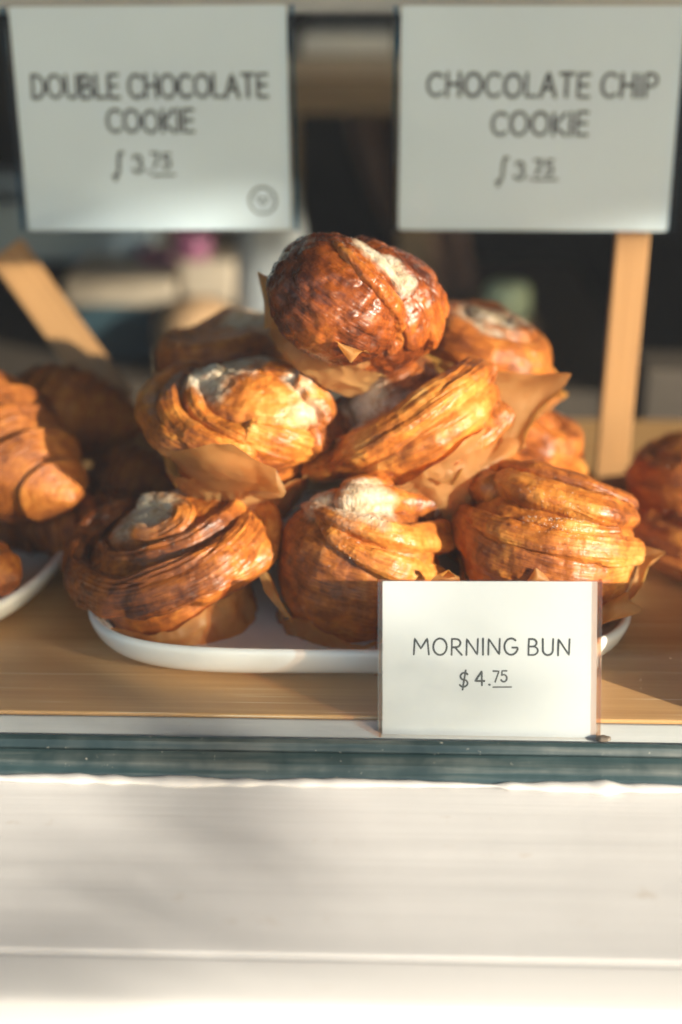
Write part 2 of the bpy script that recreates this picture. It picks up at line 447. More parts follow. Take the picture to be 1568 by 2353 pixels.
# ------------------------------------------------------------------ platters
def superell(t, ax, ay, r):
    """rounded rectangle outline point for angle t"""
    c, s = math.cos(t), math.sin(t)
    n = r
    k = (abs(c) ** n + abs(s) ** n) ** (-1 / n)
    return ax * c * k, ay * s * k
def platter(cx, cy, ax, ay, rot, label, h=0.020, sq=4.2):
    prof = [(0.0, 0.0045), (0.70, 0.0045), (0.80, 0.0050), (0.875, 0.0075), (0.925, 0.0125), (0.955, h - 0.0012), (0.966, h), (0.985, h + 0.0004), (1.0, h - 0.0015), (1.0, h - 0.004),
            (0.975, 0.0095), (0.93, 0.0042), (0.86, 0.0008), (0.80, 0.0002), (0.70, 0.0010), (0.0, 0.0012)]
    n = 160
    V = np.zeros((len(prof), n, 3))
    for i, (k, z) in enumerate(prof):
        for j in range(n):
            x, y = superell(2 * math.pi * j / n, ax, ay, sq)
            off = (1 - k) * (ax if k < 0.75 else ay)      # rim width the same all round
            l = math.hypot(x, y)
            kk = k if k <= 0.7 else 1 - (1 - k) * ay / l
            V[i, j] = (x * kk, y * kk, z)
    me = grid('serving_platter', V, wrap=True)
    o = link('serving_platter', me, M['ceramic']); sub = o.modifiers.new('s', 'SUBSURF'); sub.levels = 1; sub.render_levels = 2
    o.location = (cx, cy, 0.0004); o.rotation_euler = (0, 0, R(rot))
    return tag(o, label, 'platter', 'white serving platters on the counter')
platter(-0.0105, 0.706, 0.1405, 0.105, 0.6, 'white oval platter holding the pile of morning buns')
platter(-0.305, 0.745, 0.135, 0.125, -8, 'white platter under the croissants on the left', sq=3.2)
platter(0.285, 0.790, 0.130, 0.085, 4, 'white platter with brown rolls at the far right', sq=3.0)

# ------------------------------------------------------------------ buns
def frame_matrix(axis, spin):
    z = Vector(axis).normalized()
    x = Vector((1, 0, 0)) - z * z.x; x.normalize()
    y = z.cross(x)
    Mx = Matrix((x, y, z)).transposed()
    return Mx @ Matrix.Rotation(R(spin), 3, 'Z')

def bun(label, pos, axis, spin=0, dirn=1, turns=2.6, R0=0.040, rc=0.004, a0=0.0105, a1=0.008, b0=0.017, b1=0.012, dz=0.006, q=1.2, pw=1.0,
        lean=0.0, sugar=(), base=(0.030, 0.041, 0.042), liner=None, seed=0, mat='pastry', scale=(1, 1, 1), N=460, MM=112, wob=0.002, lump=0.0026, lam=1.0, e=0.85, taper=0.10, blis=1.0, name='morning_bun', cat='morning bun',
        group='morning buns piled on the platter', hump=0.0):
    root = empty(name, pos)
    Mx = frame_matrix(axis, spin); root.rotation_euler = Mx.to_euler()
    tag(root, label, cat, group)
    inv = Mx.inverted()
    u = np.linspace(0, 1, N); th = dirn * 2 * np.pi * turns * u
    rho = rc + (R0 - rc) * (1 - u) ** pw
    zc = dz * u ** q + wob * np.sin(th * 1.0 + seed) + hump * np.sin(np.pi * u)
    s0 = sstep(0, taper, u); s1 = np.sqrt(np.clip(1 - (np.clip(u - 0.94, 0, 1) / 0.06) ** 2, 0.0004, 1))
    a = (a0 * (1 - u) + a1 * u) * (0.2 + 0.8 * s0) * s1
    b = (b0 * (1 - u) + b1 * u) * (0.45 + 0.55 * s0) * s1
    # irregular thickness along the coil
    irr = fbm(np.stack([u * turns * 3, u * 0, u * 0], -1), 3, seed + 40)
    a = a * (1 + 0.18 * irr); b = b * (1 + 0.14 * fbm(np.stack([u * turns * 3, u * 0 + 5, u * 0], -1), 2, seed + 41))
    zc = zc + 0.004 * fbm(np.stack([u * turns * 2.4, u * 0 + 9, u * 0], -1), 2, seed + 43) * (b0 / 0.017)
    ph = np.linspace(0, 2 * np.pi, MM, endpoint=False)
    cs = np.sign(np.cos(ph)) * np.abs(np.cos(ph)) ** e; sn = np.sign(np.sin(ph)) * np.abs(np.sin(ph)) ** e
    X = a[:, None] * cs; Z = b[:, None] * sn
    nx = np.cos(ph) / a[:, None]; nz = np.sin(ph) / b[:, None]
    nl = np.sqrt(nx ** 2 + nz ** 2); nx /= nl; nz /= nl
    sl = np.concatenate([[0], np.cumsum(np.abs(np.diff(th)) * rho[:-1])])
    per = 2 * np.pi * np.sqrt((a0 ** 2 + b0 ** 2) / 2)
    vv = ph / (2 * np.pi) * per
    # displacement: laminated layers running along the coil
    def periodic(fu, fv, octv, sd, g=0.5):
        A = np.stack(np.broadcast_arrays(sl[:, None] * fu, vv[None] * fv, 0.0 * sl[:, None]), -1)
        B = A.copy(); B[..., 1] -= per * fv
        wgt = sstep(0.85, 1.0, ph / (2 * np.pi))[None]
        return fbm(A, octv, sd, g) * (1 - wgt) + fbm(B, octv, sd, g) * wgt
    l1 = periodic(34, 210, 3, seed + 1); l2 = periodic(26, 620, 2, seed + 2)
    ridg = 1 - 2 * np.abs(l1)
    disp = lam * (0.0007 * l1 + 0.0003 * ridg + 0.00032 * l2)
    Rr = rho[:, None] + X; cx = np.cos(th)[:, None]; sx = np.sin(th)[:, None]
    P = np.stack([Rr * cx, Rr * sx, zc[:, None] + Z], -1)
    big = fbm(P * 55, 3, seed + 3)
    mid = fbm(P * 210, 2, seed + 6)
    disp = (disp + lump * big + 0.0007 * blis * mid) * (s1[:, None])
    c, s = math.cos(R(lean)), math.sin(R(lean))
    X2 = X + nx * disp; Z2 = Z + nz * disp
    lf = (1 - u)[:, None] ** 0.7
    Xl = X2 + (c - 1) * X2 * lf + s * Z2 * lf; Zl = Z2 + (c - 1) * Z2 * lf - s * X2 * lf
    P = np.stack([(rho[:, None] + Xl) * cx, (rho[:, None] + Xl) * sx, zc[:, None] + Zl], -1)
    bake = np.clip(0.5 + 0.9 * fbm(P * 34, 2, seed + 9), 0, 1)
    # base dough in the liner
    rb, rt, hb = base
    nb, mb_ = 44, 128
    t = np.linspace(0, 1, nb); tt = np.linspace(0, 2 * np.pi, mb_, endpoint=False)
    zb = np.where(t < 0.15, -hb, -hb + (t - 0.15) / 0.7 * (hb + 0.0)); rr = np.where(t < 0.15, rb * t / 0.15, rb + (rt - rb) * ((t - 0.15) / 0.7) ** 0.8)
    k = t > 0.85; rr = np.where(k, rt * np.cos((t - 0.85) / 0.15 * np.pi / 2 * 0.92), rr); zb = np.where(k, 0.008 * np.sin((t - 0.85) / 0.15 * np.pi / 2), zb)
    Bp = np.stack([rr[:, None] * np.cos(tt), rr[:, None] * np.sin(tt), np.broadcast_to(zb[:, None], (nb, mb_))], -1)
    bd = 0.0022 * fbm(Bp * 60, 3, seed + 12) + 0.0006 * vnoise(np.stack([Bp[..., 0] * 50, Bp[..., 1] * 50, Bp[..., 2] * 500], -1), seed + 13)
    Bp[..., 0] += bd * np.cos(tt); Bp[..., 1] += bd * np.sin(tt)
    UV = np.stack(np.broadcast_arrays(sl[:, None], vv[None]), -1)
    UVb = np.stack(np.broadcast_arrays(tt[None] * rt, zb[:, None]), -1)
    sc = np.array(scale)
    P = P * sc; Bp = Bp * sc
    def smask(Q):
        r = np.zeros(Q.shape[:2])
        for (px, py, Y, rad, *st) in sugar:
            cpt = np.array(inv @ (pix(px, py, Y) - Vector(pos)))
            el = st[1] if len(st) > 1 else 1
            d = np.linalg.norm((Q - cpt), axis=-1) / rad
            d = d + 0.28 * fbm(Q * 130, 3, seed + 20)
            r = np.maximum(r, (st[0] if st else 1) * sstep(1.2, 0.2, d))
        return r
    sg = smask(P)
    grn = vnoise(P * 1500, seed + 31) * 0.00035 * sg
    P = P + np.stack([grn * cx, grn * sx, grn], -1) + np.stack([0 * sg, 0 * sg, 0.0006 * sg], -1)
    me = grid('pastry', P, UV, dict(sugar=sg, bake=bake), True, [(Bp, UVb, dict(sugar=0 * Bp[..., 0], bake=0.3 + 0 * Bp[..., 0]), True)])
    link('pastry', me, M[mat], root)
    if liner:
        paper_cup(root, seed=seed, sc=sc, base=base, **liner)
    return root

def paper_cup(root, seed=0, sc=(1, 1, 1), base=(0.03, 0.041, 0.042), top=0.0, corners=(), pad=0.0022, flare=0.004, low=0.0):
    rb, rt, hb = base
    nh, nt = 40, 220
    tt = np.linspace(0, 2 * np.pi, nt, endpoint=False); h = np.linspace(0, 1, nh)
    H = np.full(nt, hb + top); FL = np.full(nt, flare)
    H = H + 0.004 * fbm(np.stack([np.cos(tt) * 3, np.sin(tt) * 3, tt * 0], -1), 2, seed + 60)
    for (ang, eh, fl, wd) in corners:
        d = np.abs((tt - R(ang) + np.pi) % (2 * np.pi) - np.pi) / R(wd)
        k = np.clip(1 - d, 0, 1)
        H = H + eh * k; FL = FL + fl * k ** 0.8
    z = -hb - 0.0008 + h[:, None] * H[None]
    zz = np.clip((z + hb) / hb, 0, None)
    r = rb + pad + (rt - rb) * np.minimum(zz, 1.0) ** 0.8 + FL[None] * np.clip(h[:, None] - 0.35, 0, 1) ** 1.6 / 0.65 ** 1.6
    pl = np.abs(((tt * 8 / np.pi + 0.6 * np.sin(tt * 3 + seed)) % 2) - 1) - 0.5
    r = r + 0.0022 * pl[None] * (0.4 + h[:, None])
    P = np.stack([r * np.cos(tt), r * np.sin(tt), z], -1)
    # small facets of crumple
    cr = 0.0016 * (1 - 2 * np.abs(vnoise(P * 75, seed + 70))) + 0.0008 * (1 - 2 * np.abs(vnoise(P * 170, seed + 71)))
    P[..., 0] += cr * np.cos(tt); P[..., 1] += cr * np.sin(tt)
    floor_ = np.zeros((6, nt, 3)); kk = np.linspace(0.02, 1, 6)
    floor_[...] = P[0][None]; floor_[..., 0] *= kk[:, None]; floor_[..., 1] *= kk[:, None]
    P = np.concatenate([floor_[:-1], P]) * np.array(sc)
    me = grid('paper_liner', P, wrap=True)
    o = link('paper_liner', me, M['paper'], root)
    return o

# traced buns: a dough body with rolled bands laid over it, each band a swept strip of real thickness
def catmull(P, n):
    P = np.array(P, float)
    if len(P) == 2: return P[0] + np.linspace(0, 1, n)[:, None] * (P[1] - P[0])
    Q = np.vstack([2 * P[0] - P[1], P, 2 * P[-1] - P[-2]])
    t = np.linspace(0, len(P) - 1 - 1e-6, n); i = t.astype(int); f = (t - i)[:, None]
    a, b, c, d = Q[i], Q[i + 1], Q[i + 2], Q[i + 3]
    return 0.5 * (2 * b + (c - a) * f + (2 * a - 5 * b + 4 * c - d) * f ** 2 + (3 * b - a - 3 * c + d) * f ** 3)

def rolled_bun(label, ctr, axis, radii, bands, sugar=(), base=(0.030, 0.038, 0.046), boff=(0, 0), liner=None, flaps=(), seed=0, mat='pastry', lam=1.0, blis=1.0, bk=0.5, pole=2.0, extra=()):
    pos = pix(*ctr); root = empty('morning_bun', pos); Mx = frame_matrix(axis, 0)
    root.rotation_euler = Mx.to_euler(); tag(root, label, 'morning bun', 'morning buns piled on the platter')
    Mi = np.array(Mx.inverted()); rad = np.array(radii); cpos = np.array(pos); cam_ = np.array((0, 0, CAM_Z))
    loc = lambda p: Mi @ (np.array(p) - cpos)
    bodies = [(np.zeros(3), rad)] + [(loc(pix(*c)), np.array(r)) for c, r in extra]
    def hit(px, py, lift=0.0, el=0):
        cb_, rad = bodies[el]
        d = np.array(pix(px, py, 1.0)) - cam_; o = (Mi @ (cam_ - cpos) - cb_) / rad; dl = (Mi @ d) / rad
        A = dl @ dl; B = o @ dl; Cc = o @ o - 1; D = B * B - A * Cc
        t = (-B - math.sqrt(D)) / A if D > 0 else -B / A
        p = (o + t * dl)
        p = p * rad
        n = p / rad ** 2; n /= np.linalg.norm(n)
        return p + n * lift + cb_, n
    def attrs(P, b0):
        sg = np.zeros(P.shape[:2])
        for (px, py, Y, r, *st) in sugar:
            c = loc(pix(px, py, Y)); d = np.linalg.norm(P - c, axis=-1) / r + 0.34 * fbm(P * 120, 3, seed + 20)
            sg = np.maximum(sg, (st[0] if st else 1) * sstep(1.25, 0.25, d))
        bake = np.clip(b0 + 0.9 * fbm(P * 36, 2, seed + 9), -0.6, 1.2)
        return dict(sugar=sg, bake=bake)
    def frost(P, N, at):
        sg = at['sugar']; k = 0.0006 * sg + vnoise(P * 1400, seed + 31) * 0.0004 * sg
        return P + N * k[..., None]
    grids = []
    # body
    n, m = 110, 200
    a = np.linspace(-np.pi / 2, np.pi / 2, n)[:, None]; b = np.linspace(0, 2 * np.pi, m, endpoint=False)[None]
    ca = np.sign(np.cos(a)) * np.abs(np.cos(a)) ** (2 / (pole + .3)); sa = np.sign(np.sin(a)) * np.abs(np.sin(a)) ** (2 / pole)
    Nn = np.stack([ca * np.cos(b), ca * np.sin(b), sa + 0 * b], -1)
    for ib, (cb_, rd) in enumerate(bodies):
        P = Nn * rd
        Nv = P / rd ** 2; Nv /= np.linalg.norm(Nv, axis=-1, keepdims=True)
        P = P + cb_
        st = np.stack([np.cos(b) * rd[0] * 40 + 0 * a, np.sin(b) * rd[0] * 40 + 0 * a, P[..., 2] * 420], -1)
        d = 0.0020 * fbm(P * 50, 3, seed + 3 + ib) + 0.0009 * blis * fbm(P * 200, 3, seed + 6) + 0.0006 * lam * fbm(st, 2, seed + 7)
        P = P + Nv * d[..., None]
        at = attrs(P, bk); P = frost(P, Nv, at)
        grids.append((P, np.stack([b * rd[0] + 0 * a, P[..., 2]], -1), at, True))
    # bands
    for k, bd in enumerate(bands):
        pts, wpx, thk, lift = bd[:4]; opt = bd[4] if len(bd) > 4 else {}
        sd = seed * 31 + k * 7
        H = [hit(p[0], p[1], (lift if np.isscalar(lift) else lift[i]) * 0.00075, opt.get('el', 0)) for i, p in enumerate(pts)]
        L = len(pts); N_ = opt.get('n', 240); MM = opt.get('m', 72)
        Pc = catmull([h[0] for h in H], N_); Nc = catmull([h[1] for h in H], N_)
        W = catmull([[x] for x in (wpx if not np.isscalar(wpx) else [wpx] * L)], N_)[:, 0] * 0.000212 * (ctr[2] / 0.67)
        T_ = catmull([[x] for x in (thk if not np.isscalar(thk) else [thk] * L)], N_)[:, 0] * 0.00078
        T = np.gradient(Pc, axis=0); ds = np.linalg.norm(T, axis=1); T /= ds[:, None]; s = np.cumsum(ds)
        Sd = np.cross(T, Nc); Sd /= np.linalg.norm(Sd, axis=1)[:, None]; Nc = np.cross(Sd, T)
        rollv = R(opt.get('roll', 0)); Sd, Nc = Sd * math.cos(rollv) + Nc * math.sin(rollv), Nc * math.cos(rollv) - Sd * math.sin(rollv)
        u = np.linspace(0, 1, N_); e0, e1 = opt.get('ends', (0.10, 0.10))
        cap = np.sqrt(np.clip(1 - (np.clip(e0 - u, 0, 1) / e0) ** 2, 0.0009, 1)) * np.sqrt(np.clip(1 - (np.clip(u - 1 + e1, 0, 1) / e1) ** 2, 0.0009, 1))
        ph = np.linspace(0, 2 * np.pi, MM, endpoint=False); ee = opt.get('e', 0.66)
        cs = np.sign(np.cos(ph)) * np.abs(np.cos(ph)) ** ee; sn = np.sign(np.sin(ph)) * np.abs(np.sin(ph)) ** ee
        W = W * (1 + 0.10 * fbm(np.stack([s * 60, s * 0, s * 0], -1), 2, sd)); T_ = T_ * (1 + 0.12 * fbm(np.stack([s * 70, s * 0 + 4, s * 0], -1), 2, sd))
        X = (W * cap)[:, None] * cs; Z = (T_ * cap)[:, None] * sn
        nx = np.cos(ph)[None] / W[:, None]; nz = np.sin(ph)[None] / T_[:, None]; nl = np.sqrt(nx ** 2 + nz ** 2); nx, nz = nx / nl, nz / nl
        vv = X * 1.0
        q = np.stack(np.broadcast_arrays(s[:, None] * 26, vv * 430, nz * 2.0), -1); q2 = np.stack(np.broadcast_arrays(s[:, None] * 34, vv * 1100, nz * 4.0), -1)
        # layers of dough: gentle steps across the band, wandering along it
        l1 = fbm(q, 3, sd + 1); l2 = fbm(q2, 2, sd + 2)
        Pm = Pc[:, None] + Sd[:, None] * X[..., None] + Nc[:, None] * Z[..., None]
        ll = lam * opt.get('lam', 1.0)
        saw = (vv * 340 + 1.6 * fbm(np.stack(np.broadcast_arrays(s[:, None] * 22, vv * 40, nz), -1), 2, sd + 8)) % 1.0
        saw = np.where(saw < 0.85, saw / 0.85, (1 - saw) / 0.15) - 0.5
        saw = saw * sstep(-0.25, 0.15, fbm(np.stack(np.broadcast_arrays(s[:, None] * 16, vv * 110, nz), -1), 2, sd + 11))
        fold = np.abs(fbm(np.stack(np.broadcast_arrays(s[:, None] * 14, vv * 120, nz), -1), 2, sd + 5))
        disp = ll * (0.0003 * l1 + 0.00030 * l2 + 0.00060 * saw - 0.0006 * np.clip(0.16 - fold, 0, 1) / 0.16) + 0.0019 * fbm(Pm * 55, 3, sd + 3) + 0.0006 * blis * fbm(Pm * 200, 3, sd + 6)
        disp = disp * cap[:, None]
        Nv = Sd[:, None] * nx[..., None] + Nc[:, None] * nz[..., None]
        P = Pm + Nv * disp[..., None]
        at = attrs(P, opt.get('bk', bk)); P = frost(P, Nv, at)
        grids.append((P, np.stack(np.broadcast_arrays(s[:, None], vv + 0.004 * nz), -1), at, True))
    # dough in the cup
    rb, rt, hb = base
    t = np.linspace(0, 1, 30)[:, None]; tt = np.linspace(0, 2 * np.pi, 120, endpoint=False)[None]
    rr = np.where(t < .15, rb * t / .15, rb + (rt - rb) * ((t - .15) / .85)); zz = np.where(t < .15, -hb, -hb + (t - .15) / .85 * hb)
    P = np.stack([rr * np.cos(tt) + boff[0], rr * np.sin(tt) + boff[1], zz + 0 * tt], -1)
    dd = 0.0016 * fbm(P * 60, 3, seed + 12); P[..., 0] += dd * np.cos(tt); P[..., 1] += dd * np.sin(tt)
    grids.append((P, np.stack([tt * rt + 0 * t, zz + 0 * tt], -1), dict(sugar=0 * dd, bake=0.35 + 0 * dd), True))
    g0 = grids[0]
    me = grid('pastry', g0[0], g0[1], g0[2], True, grids[1:])
    link('pastry', me, M[mat], root)
    vs = np.concatenate([g[0].reshape(-1, 3) for g in grids]); sg = np.concatenate([np.broadcast_to(g[2]['sugar'], g[0].shape[:2]).ravel() for g in grids])
    rs = np.random.default_rng(seed + 500); pick = np.nonzero(rs.random(len(vs)) < np.clip(sg, 0, 1) ** 1.3 * 700 / max(1.0, (np.clip(sg, 0, 1) ** 1.3).sum()))[0]
    gm = MB()
    for v_ in vs[pick]:
        r_ = rs.uniform(0.00014, 0.00034); ax = rs.normal(size=(3, 3)); ax /= np.linalg.norm(ax, axis=1)[:, None]
        gm.add([v_ + ax[0] * r_, v_ - ax[0] * r_, v_ + ax[1] * r_, v_ - ax[1] * r_, v_ + ax[2] * r_, v_ - ax[2] * r_], [(0, 2, 4), (2, 1, 4), (1, 3, 4), (3, 0, 4), (2, 0, 5), (1, 2, 5), (3, 1, 5), (0, 3, 5)])
    og = link('sugar_grains', mesh('sugar_grains', gm.V, gm.F), M['sugar'], root); og['kind'] = 'stuff'
    if liner is not None:
        o = paper_cup(root, seed=seed, base=base, **liner); o.location = (boff[0], boff[1], 0)
        for k, fl in enumerate(flaps):
            A, B = fl[0], fl[1]                     # root line and free edge, points (px, py, Y)
            n, m = 30, 26
            a_ = catmull([loc(pix(*p)) for p in A], m); b_ = catmull([loc(pix(*p)) for p in B], m) if not (len(fl) > 2 and fl[2]) else None
            if b_ is None:
                Bl = np.array([loc(pix(*p)) for p in B]); tb = np.linspace(0, len(Bl) - 1 - 1e-6, m); ib = tb.astype(int); b_ = Bl[ib] + (Bl[ib + 1] - Bl[ib]) * (tb - ib)[:, None]
            v = np.linspace(0, 1, n)[:, None, None]
            P = a_[None] * (1 - v) + b_[None] * v
            nrm = np.cross(P[-1, m // 2] - P[0, m // 2], P[n // 2, -1] - P[n // 2, 0]); nrm /= np.linalg.norm(nrm)
            w_ = (0.0014 * (1 - 2 * np.abs(vnoise(P * 45, seed + 80 + k))) + 0.0003 * (1 - 2 * np.abs(vnoise(P * 190, seed + 90 + k)))) * np.minimum(v[..., 0] * 4, 1)
            bow = 0.003 * np.sin(np.pi * v[..., 0]) * (1 if k % 2 else -1)
            P = P + nrm * (w_ + bow)[..., None]
            ob = link('paper_corner', grid('paper_corner', P), M['paper'], o); ob.location = (-boff[0], -boff[1], 0)
    return root

rolled_bun('wide flat bun with a sugared spiral centre, front left of the pile', (392, 1272, 0.676), (-0.31, -0.14, 0.95), (0.0480, 0.0455, 0.0175), [
    ([(545, 1160), (600, 1178), (620, 1222), (592, 1280), (520, 1330), (430, 1372)], [30, 36, 38, 38, 38, 30], 9.0, 0.5, dict(bk=0.3)),
    ([(300, 1150), (215, 1215), (180, 1275), (184, 1325), (245, 1370), (330, 1368), (420, 1338), (505, 1292), (565, 1235), (575, 1180)], [30, 40, 44, 48, 52, 56, 56, 52, 42, 24], 8.0, [0, 1, 1, 1, 1, 1, 1, 1, 1, 0], dict(lam=1.4, n=420, m=120, bk=0.8)),
    ([(242, 1250), (262, 1285), (330, 1288), (410, 1264), (480, 1228), (535, 1182), (530, 1140)], [20, 26, 30, 32, 32, 28, 18], 7.0, 1.0, dict(n=380, m=84, ends=(0.08, 0.08), bk=0.8, el=1)),
    ([(300, 1222), (345, 1236), (410, 1212), (425, 1178), (370, 1158), (320, 1172)], [18, 24, 26, 26, 24, 18], 5.0, 1.5, dict(n=200, bk=0.35, el=1))],
    extra=[((393, 1220, 0.684), (0.0365, 0.0335, 0.0135))],
    sugar=[(318, 1150, 0.680, 0.027, 0.95), (430, 1118, 0.705, 0.022, 0.9), (350, 1195, 0.662, 0.022, 0.38), (420, 1220, 0.66, 0.026, 0.3)], base=(0.033, 0.038, 0.050), boff=(-0.004, -0.009), seed=1, lam=1.2,
    liner=dict(top=-0.012, corners=[(235, 0.004, 0.0, 30)], flare=0.001))

rolled_bun('round bun with sugar crust on its crown behind the small price card', (822, 1302, 0.672), (0.18, 0.06, 0.98), (0.0425, 0.0410, 0.0385), [
    ([(725, 1190), (785, 1244), (850, 1285), (930, 1313), (1015, 1325)], [10, 22, 30, 32, 26], [4, 5, 6, 6, 5], 1.5, dict(lam=0.9, bk=0.15, ends=(.2, .06))),
    ([(700, 1172), (760, 1195), (830, 1220), (910, 1240), (985, 1243), (1030, 1232)], [12, 20, 30, 36, 38, 30], [6, 7, 8, 8, 8, 7], 3.5, dict(lam=0.8, bk=0.15, ends=(.15, .06))),
    ([(770, 1165), (840, 1158), (920, 1162), (985, 1172), (1015, 1180)], [26, 34, 34, 28, 22], 9.0, 3.0, dict(lam=0.5, bk=0.3)),
    ([(790, 1150), (850, 1138), (910, 1146)], [26, 32, 24], 8.0, 5.0, dict(lam=0.4)),
    ([(715, 1168), (765, 1155), (800, 1150)], [16, 20, 16], 7.0, 0.5)],
    sugar=[(845, 1140, 0.655, 0.0235), (740, 1160, 0.665, 0.013, 0.8), (800, 1190, 0.64, 0.020, 0.42), (770, 1250, 0.635, 0.022, 0.34)], base=(0.027, 0.036, 0.043), seed=2, lam=0.5, blis=1.1, bk=0.55,
    liner=dict(top=-0.028, corners=[(240, 0.006, 0.0, 30), (300, 0.005, 0.0, 25)], flare=0.001, pad=0.0042),
    flaps=[([(672, 1440, 0.635), (650, 1390, 0.640), (628, 1335, 0.655)], [(655, 1420, 0.632), (618, 1370, 0.640), (590, 1308, 0.655)], 1),
           ([(985, 1345, 0.630), (1060, 1345, 0.630)], [(1018, 1330, 0.628), (1032, 1312, 0.626), (1052, 1332, 0.628)], 1)])

rolled_bun('golden bun with stacked coils and flared paper, front right of the pile', (1258, 1262, 0.676), (0.16, 0.0, 0.99), (0.0455, 0.0430, 0.0360), [
    ([(1058, 1172), (1080, 1235), (1150, 1282), (1240, 1312), (1340, 1330), (1440, 1318)], [24, 40, 46, 48, 48, 40], [6, 7, 7, 7, 7, 6], 0.5, dict(lam=0.6, bk=0.3)),
    ([(1062, 1172), (1125, 1208), (1205, 1236), (1300, 1256), (1400, 1268), (1465, 1270)], [16, 26, 34, 38, 40, 34], [6, 7, 8, 8, 8, 7], 3.0, dict(lam=1.0, bk=0.05)),
    ([(1195, 1205), (1260, 1215), (1330, 1226), (1410, 1232)], [10, 16, 17, 12], 6.0, 6.0, dict(lam=0.5, bk=-0.1)),
    ([(1100, 1122), (1150, 1138)], [38, 36], 9.0, 4.0, dict(lam=0.6, bk=0.45, ends=(.35, .2))),
    ([(1150, 1120), (1210, 1140), (1290, 1160), (1370, 1185), (1445, 1208)], [32, 40, 42, 40, 30], 9.5, 4.5, dict(lam=0.9, bk=0.0)),
    ([(1150, 1095), (1230, 1108), (1310, 1125), (1390, 1155), (1445, 1185)], [18, 24, 26, 26, 20], 8.0, 5.0, dict(lam=0.5, bk=0.4))],
    sugar=[(1310, 1098, 0.70, 0.022, 0.9), (1300, 1165, 0.64, 0.026, 0.25)], base=(0.030, 0.040, 0.044), seed=3, lam=1.0, blis=1.0, bk=0.05,
    liner=dict(top=-0.014, corners=[(250, 0.010, 0.002, 20)], flare=0.003),
    flaps=[([(1385, 1400, 0.640), (1440, 1365, 0.650), (1465, 1300, 0.665), (1462, 1250, 0.675)], [(1440, 1398, 0.638), (1475, 1340, 0.655), (1500, 1290, 0.665), (1532, 1268, 0.670), (1470, 1250, 0.675)], 1),
           ([(1380, 1445, 0.630), (1384, 1395, 0.634), (1440, 1360, 0.640)], [(1384, 1436, 0.628), (1470, 1408, 0.632), (1477, 1396, 0.634), (1445, 1390, 0.640)], 1),
           ([(1190, 1345, 0.630), (1290, 1345, 0.630)], [(1210, 1336, 0.6285), (1232, 1306, 0.627), (1262, 1330, 0.6285)], 1)])

rolled_bun('broad bun heavily dusted with sugar over glowing paper, second tier on the left', (555, 970, 0.718), (0.04, -0.12, 0.99), (0.0495, 0.0470, 0.0205), [
    ([(470, 850), (400, 862), (352, 905), (345, 955), (385, 1008), (450, 1042), (530, 1060), (600, 1062)], [22, 28, 32, 34, 34, 30, 26, 20], 8.0, 0.5, dict(bk=0.25, lam=1.2)),
    ([(470, 872), (420, 885), (395, 930), (412, 978), (455, 1012), (520, 1036), (590, 1045)], [18, 24, 28, 30, 30, 28, 20], 8.0, 1.5, dict(bk=0.4, lam=1.2)),
    ([(520, 860), (462, 885), (455, 940), (492, 985), (560, 1012), (635, 1032), (695, 1035)], [20, 28, 32, 36, 44, 44, 30], 8.0, 1.5, dict(bk=0.35, n=380, m=96, lam=1.0, el=1)),
    ([(560, 990), (620, 1008), (675, 1020), (720, 1020)], [30, 42, 44, 28], 7.0, 3.0, dict(bk=0.0, lam=1.3, el=1)),
    ([(600, 850), (665, 868), (715, 905), (742, 945), (735, 985)], [20, 24, 30, 30, 24], 7.0, 1.0, dict(bk=0.4, el=1)),
    ([(700, 1015), (752, 994), (782, 958), (768, 925)], [34, 36, 28, 20], 8.0, 0.5, dict(bk=0.6)),
    ([(668, 882), (700, 895), (715, 930)], [24, 30, 24], 7.0, 3.0, dict(bk=0.3, n=120, lam=.5, el=1))],
    extra=[((598, 940, 0.712), (0.0350, 0.0340, 0.0245))],
    sugar=[(515, 880, 0.712, 0.027), (570, 925, 0.700, 0.017, 0.7), (695, 890, 0.705, 0.0165), (700, 945, 0.695, 0.014, 0.7), (610, 870, 0.72, 0.02, 0.8)], base=(0.029, 0.040, 0.045), seed=4, lam=1.0, bk=0.45,
    liner=dict(top=-0.016, corners=[(262, 0.010, 0.006, 45)], flare=0.004),
    flaps=[([(400, 1060, 0.684), (470, 1120, 0.678), (560, 1130, 0.676), (650, 1138, 0.670)], [(392, 1040, 0.668), (470, 1026, 0.656), (535, 1020, 0.653), (585, 1062, 0.655), (634, 1078, 0.656)], 1),
           ([(560, 1110, 0.682), (600, 1090, 0.676), (625, 1078, 0.674)], [(600, 1146, 0.674), (652, 1142, 0.668), (660, 1130, 0.668), (632, 1080, 0.670)], 1)])

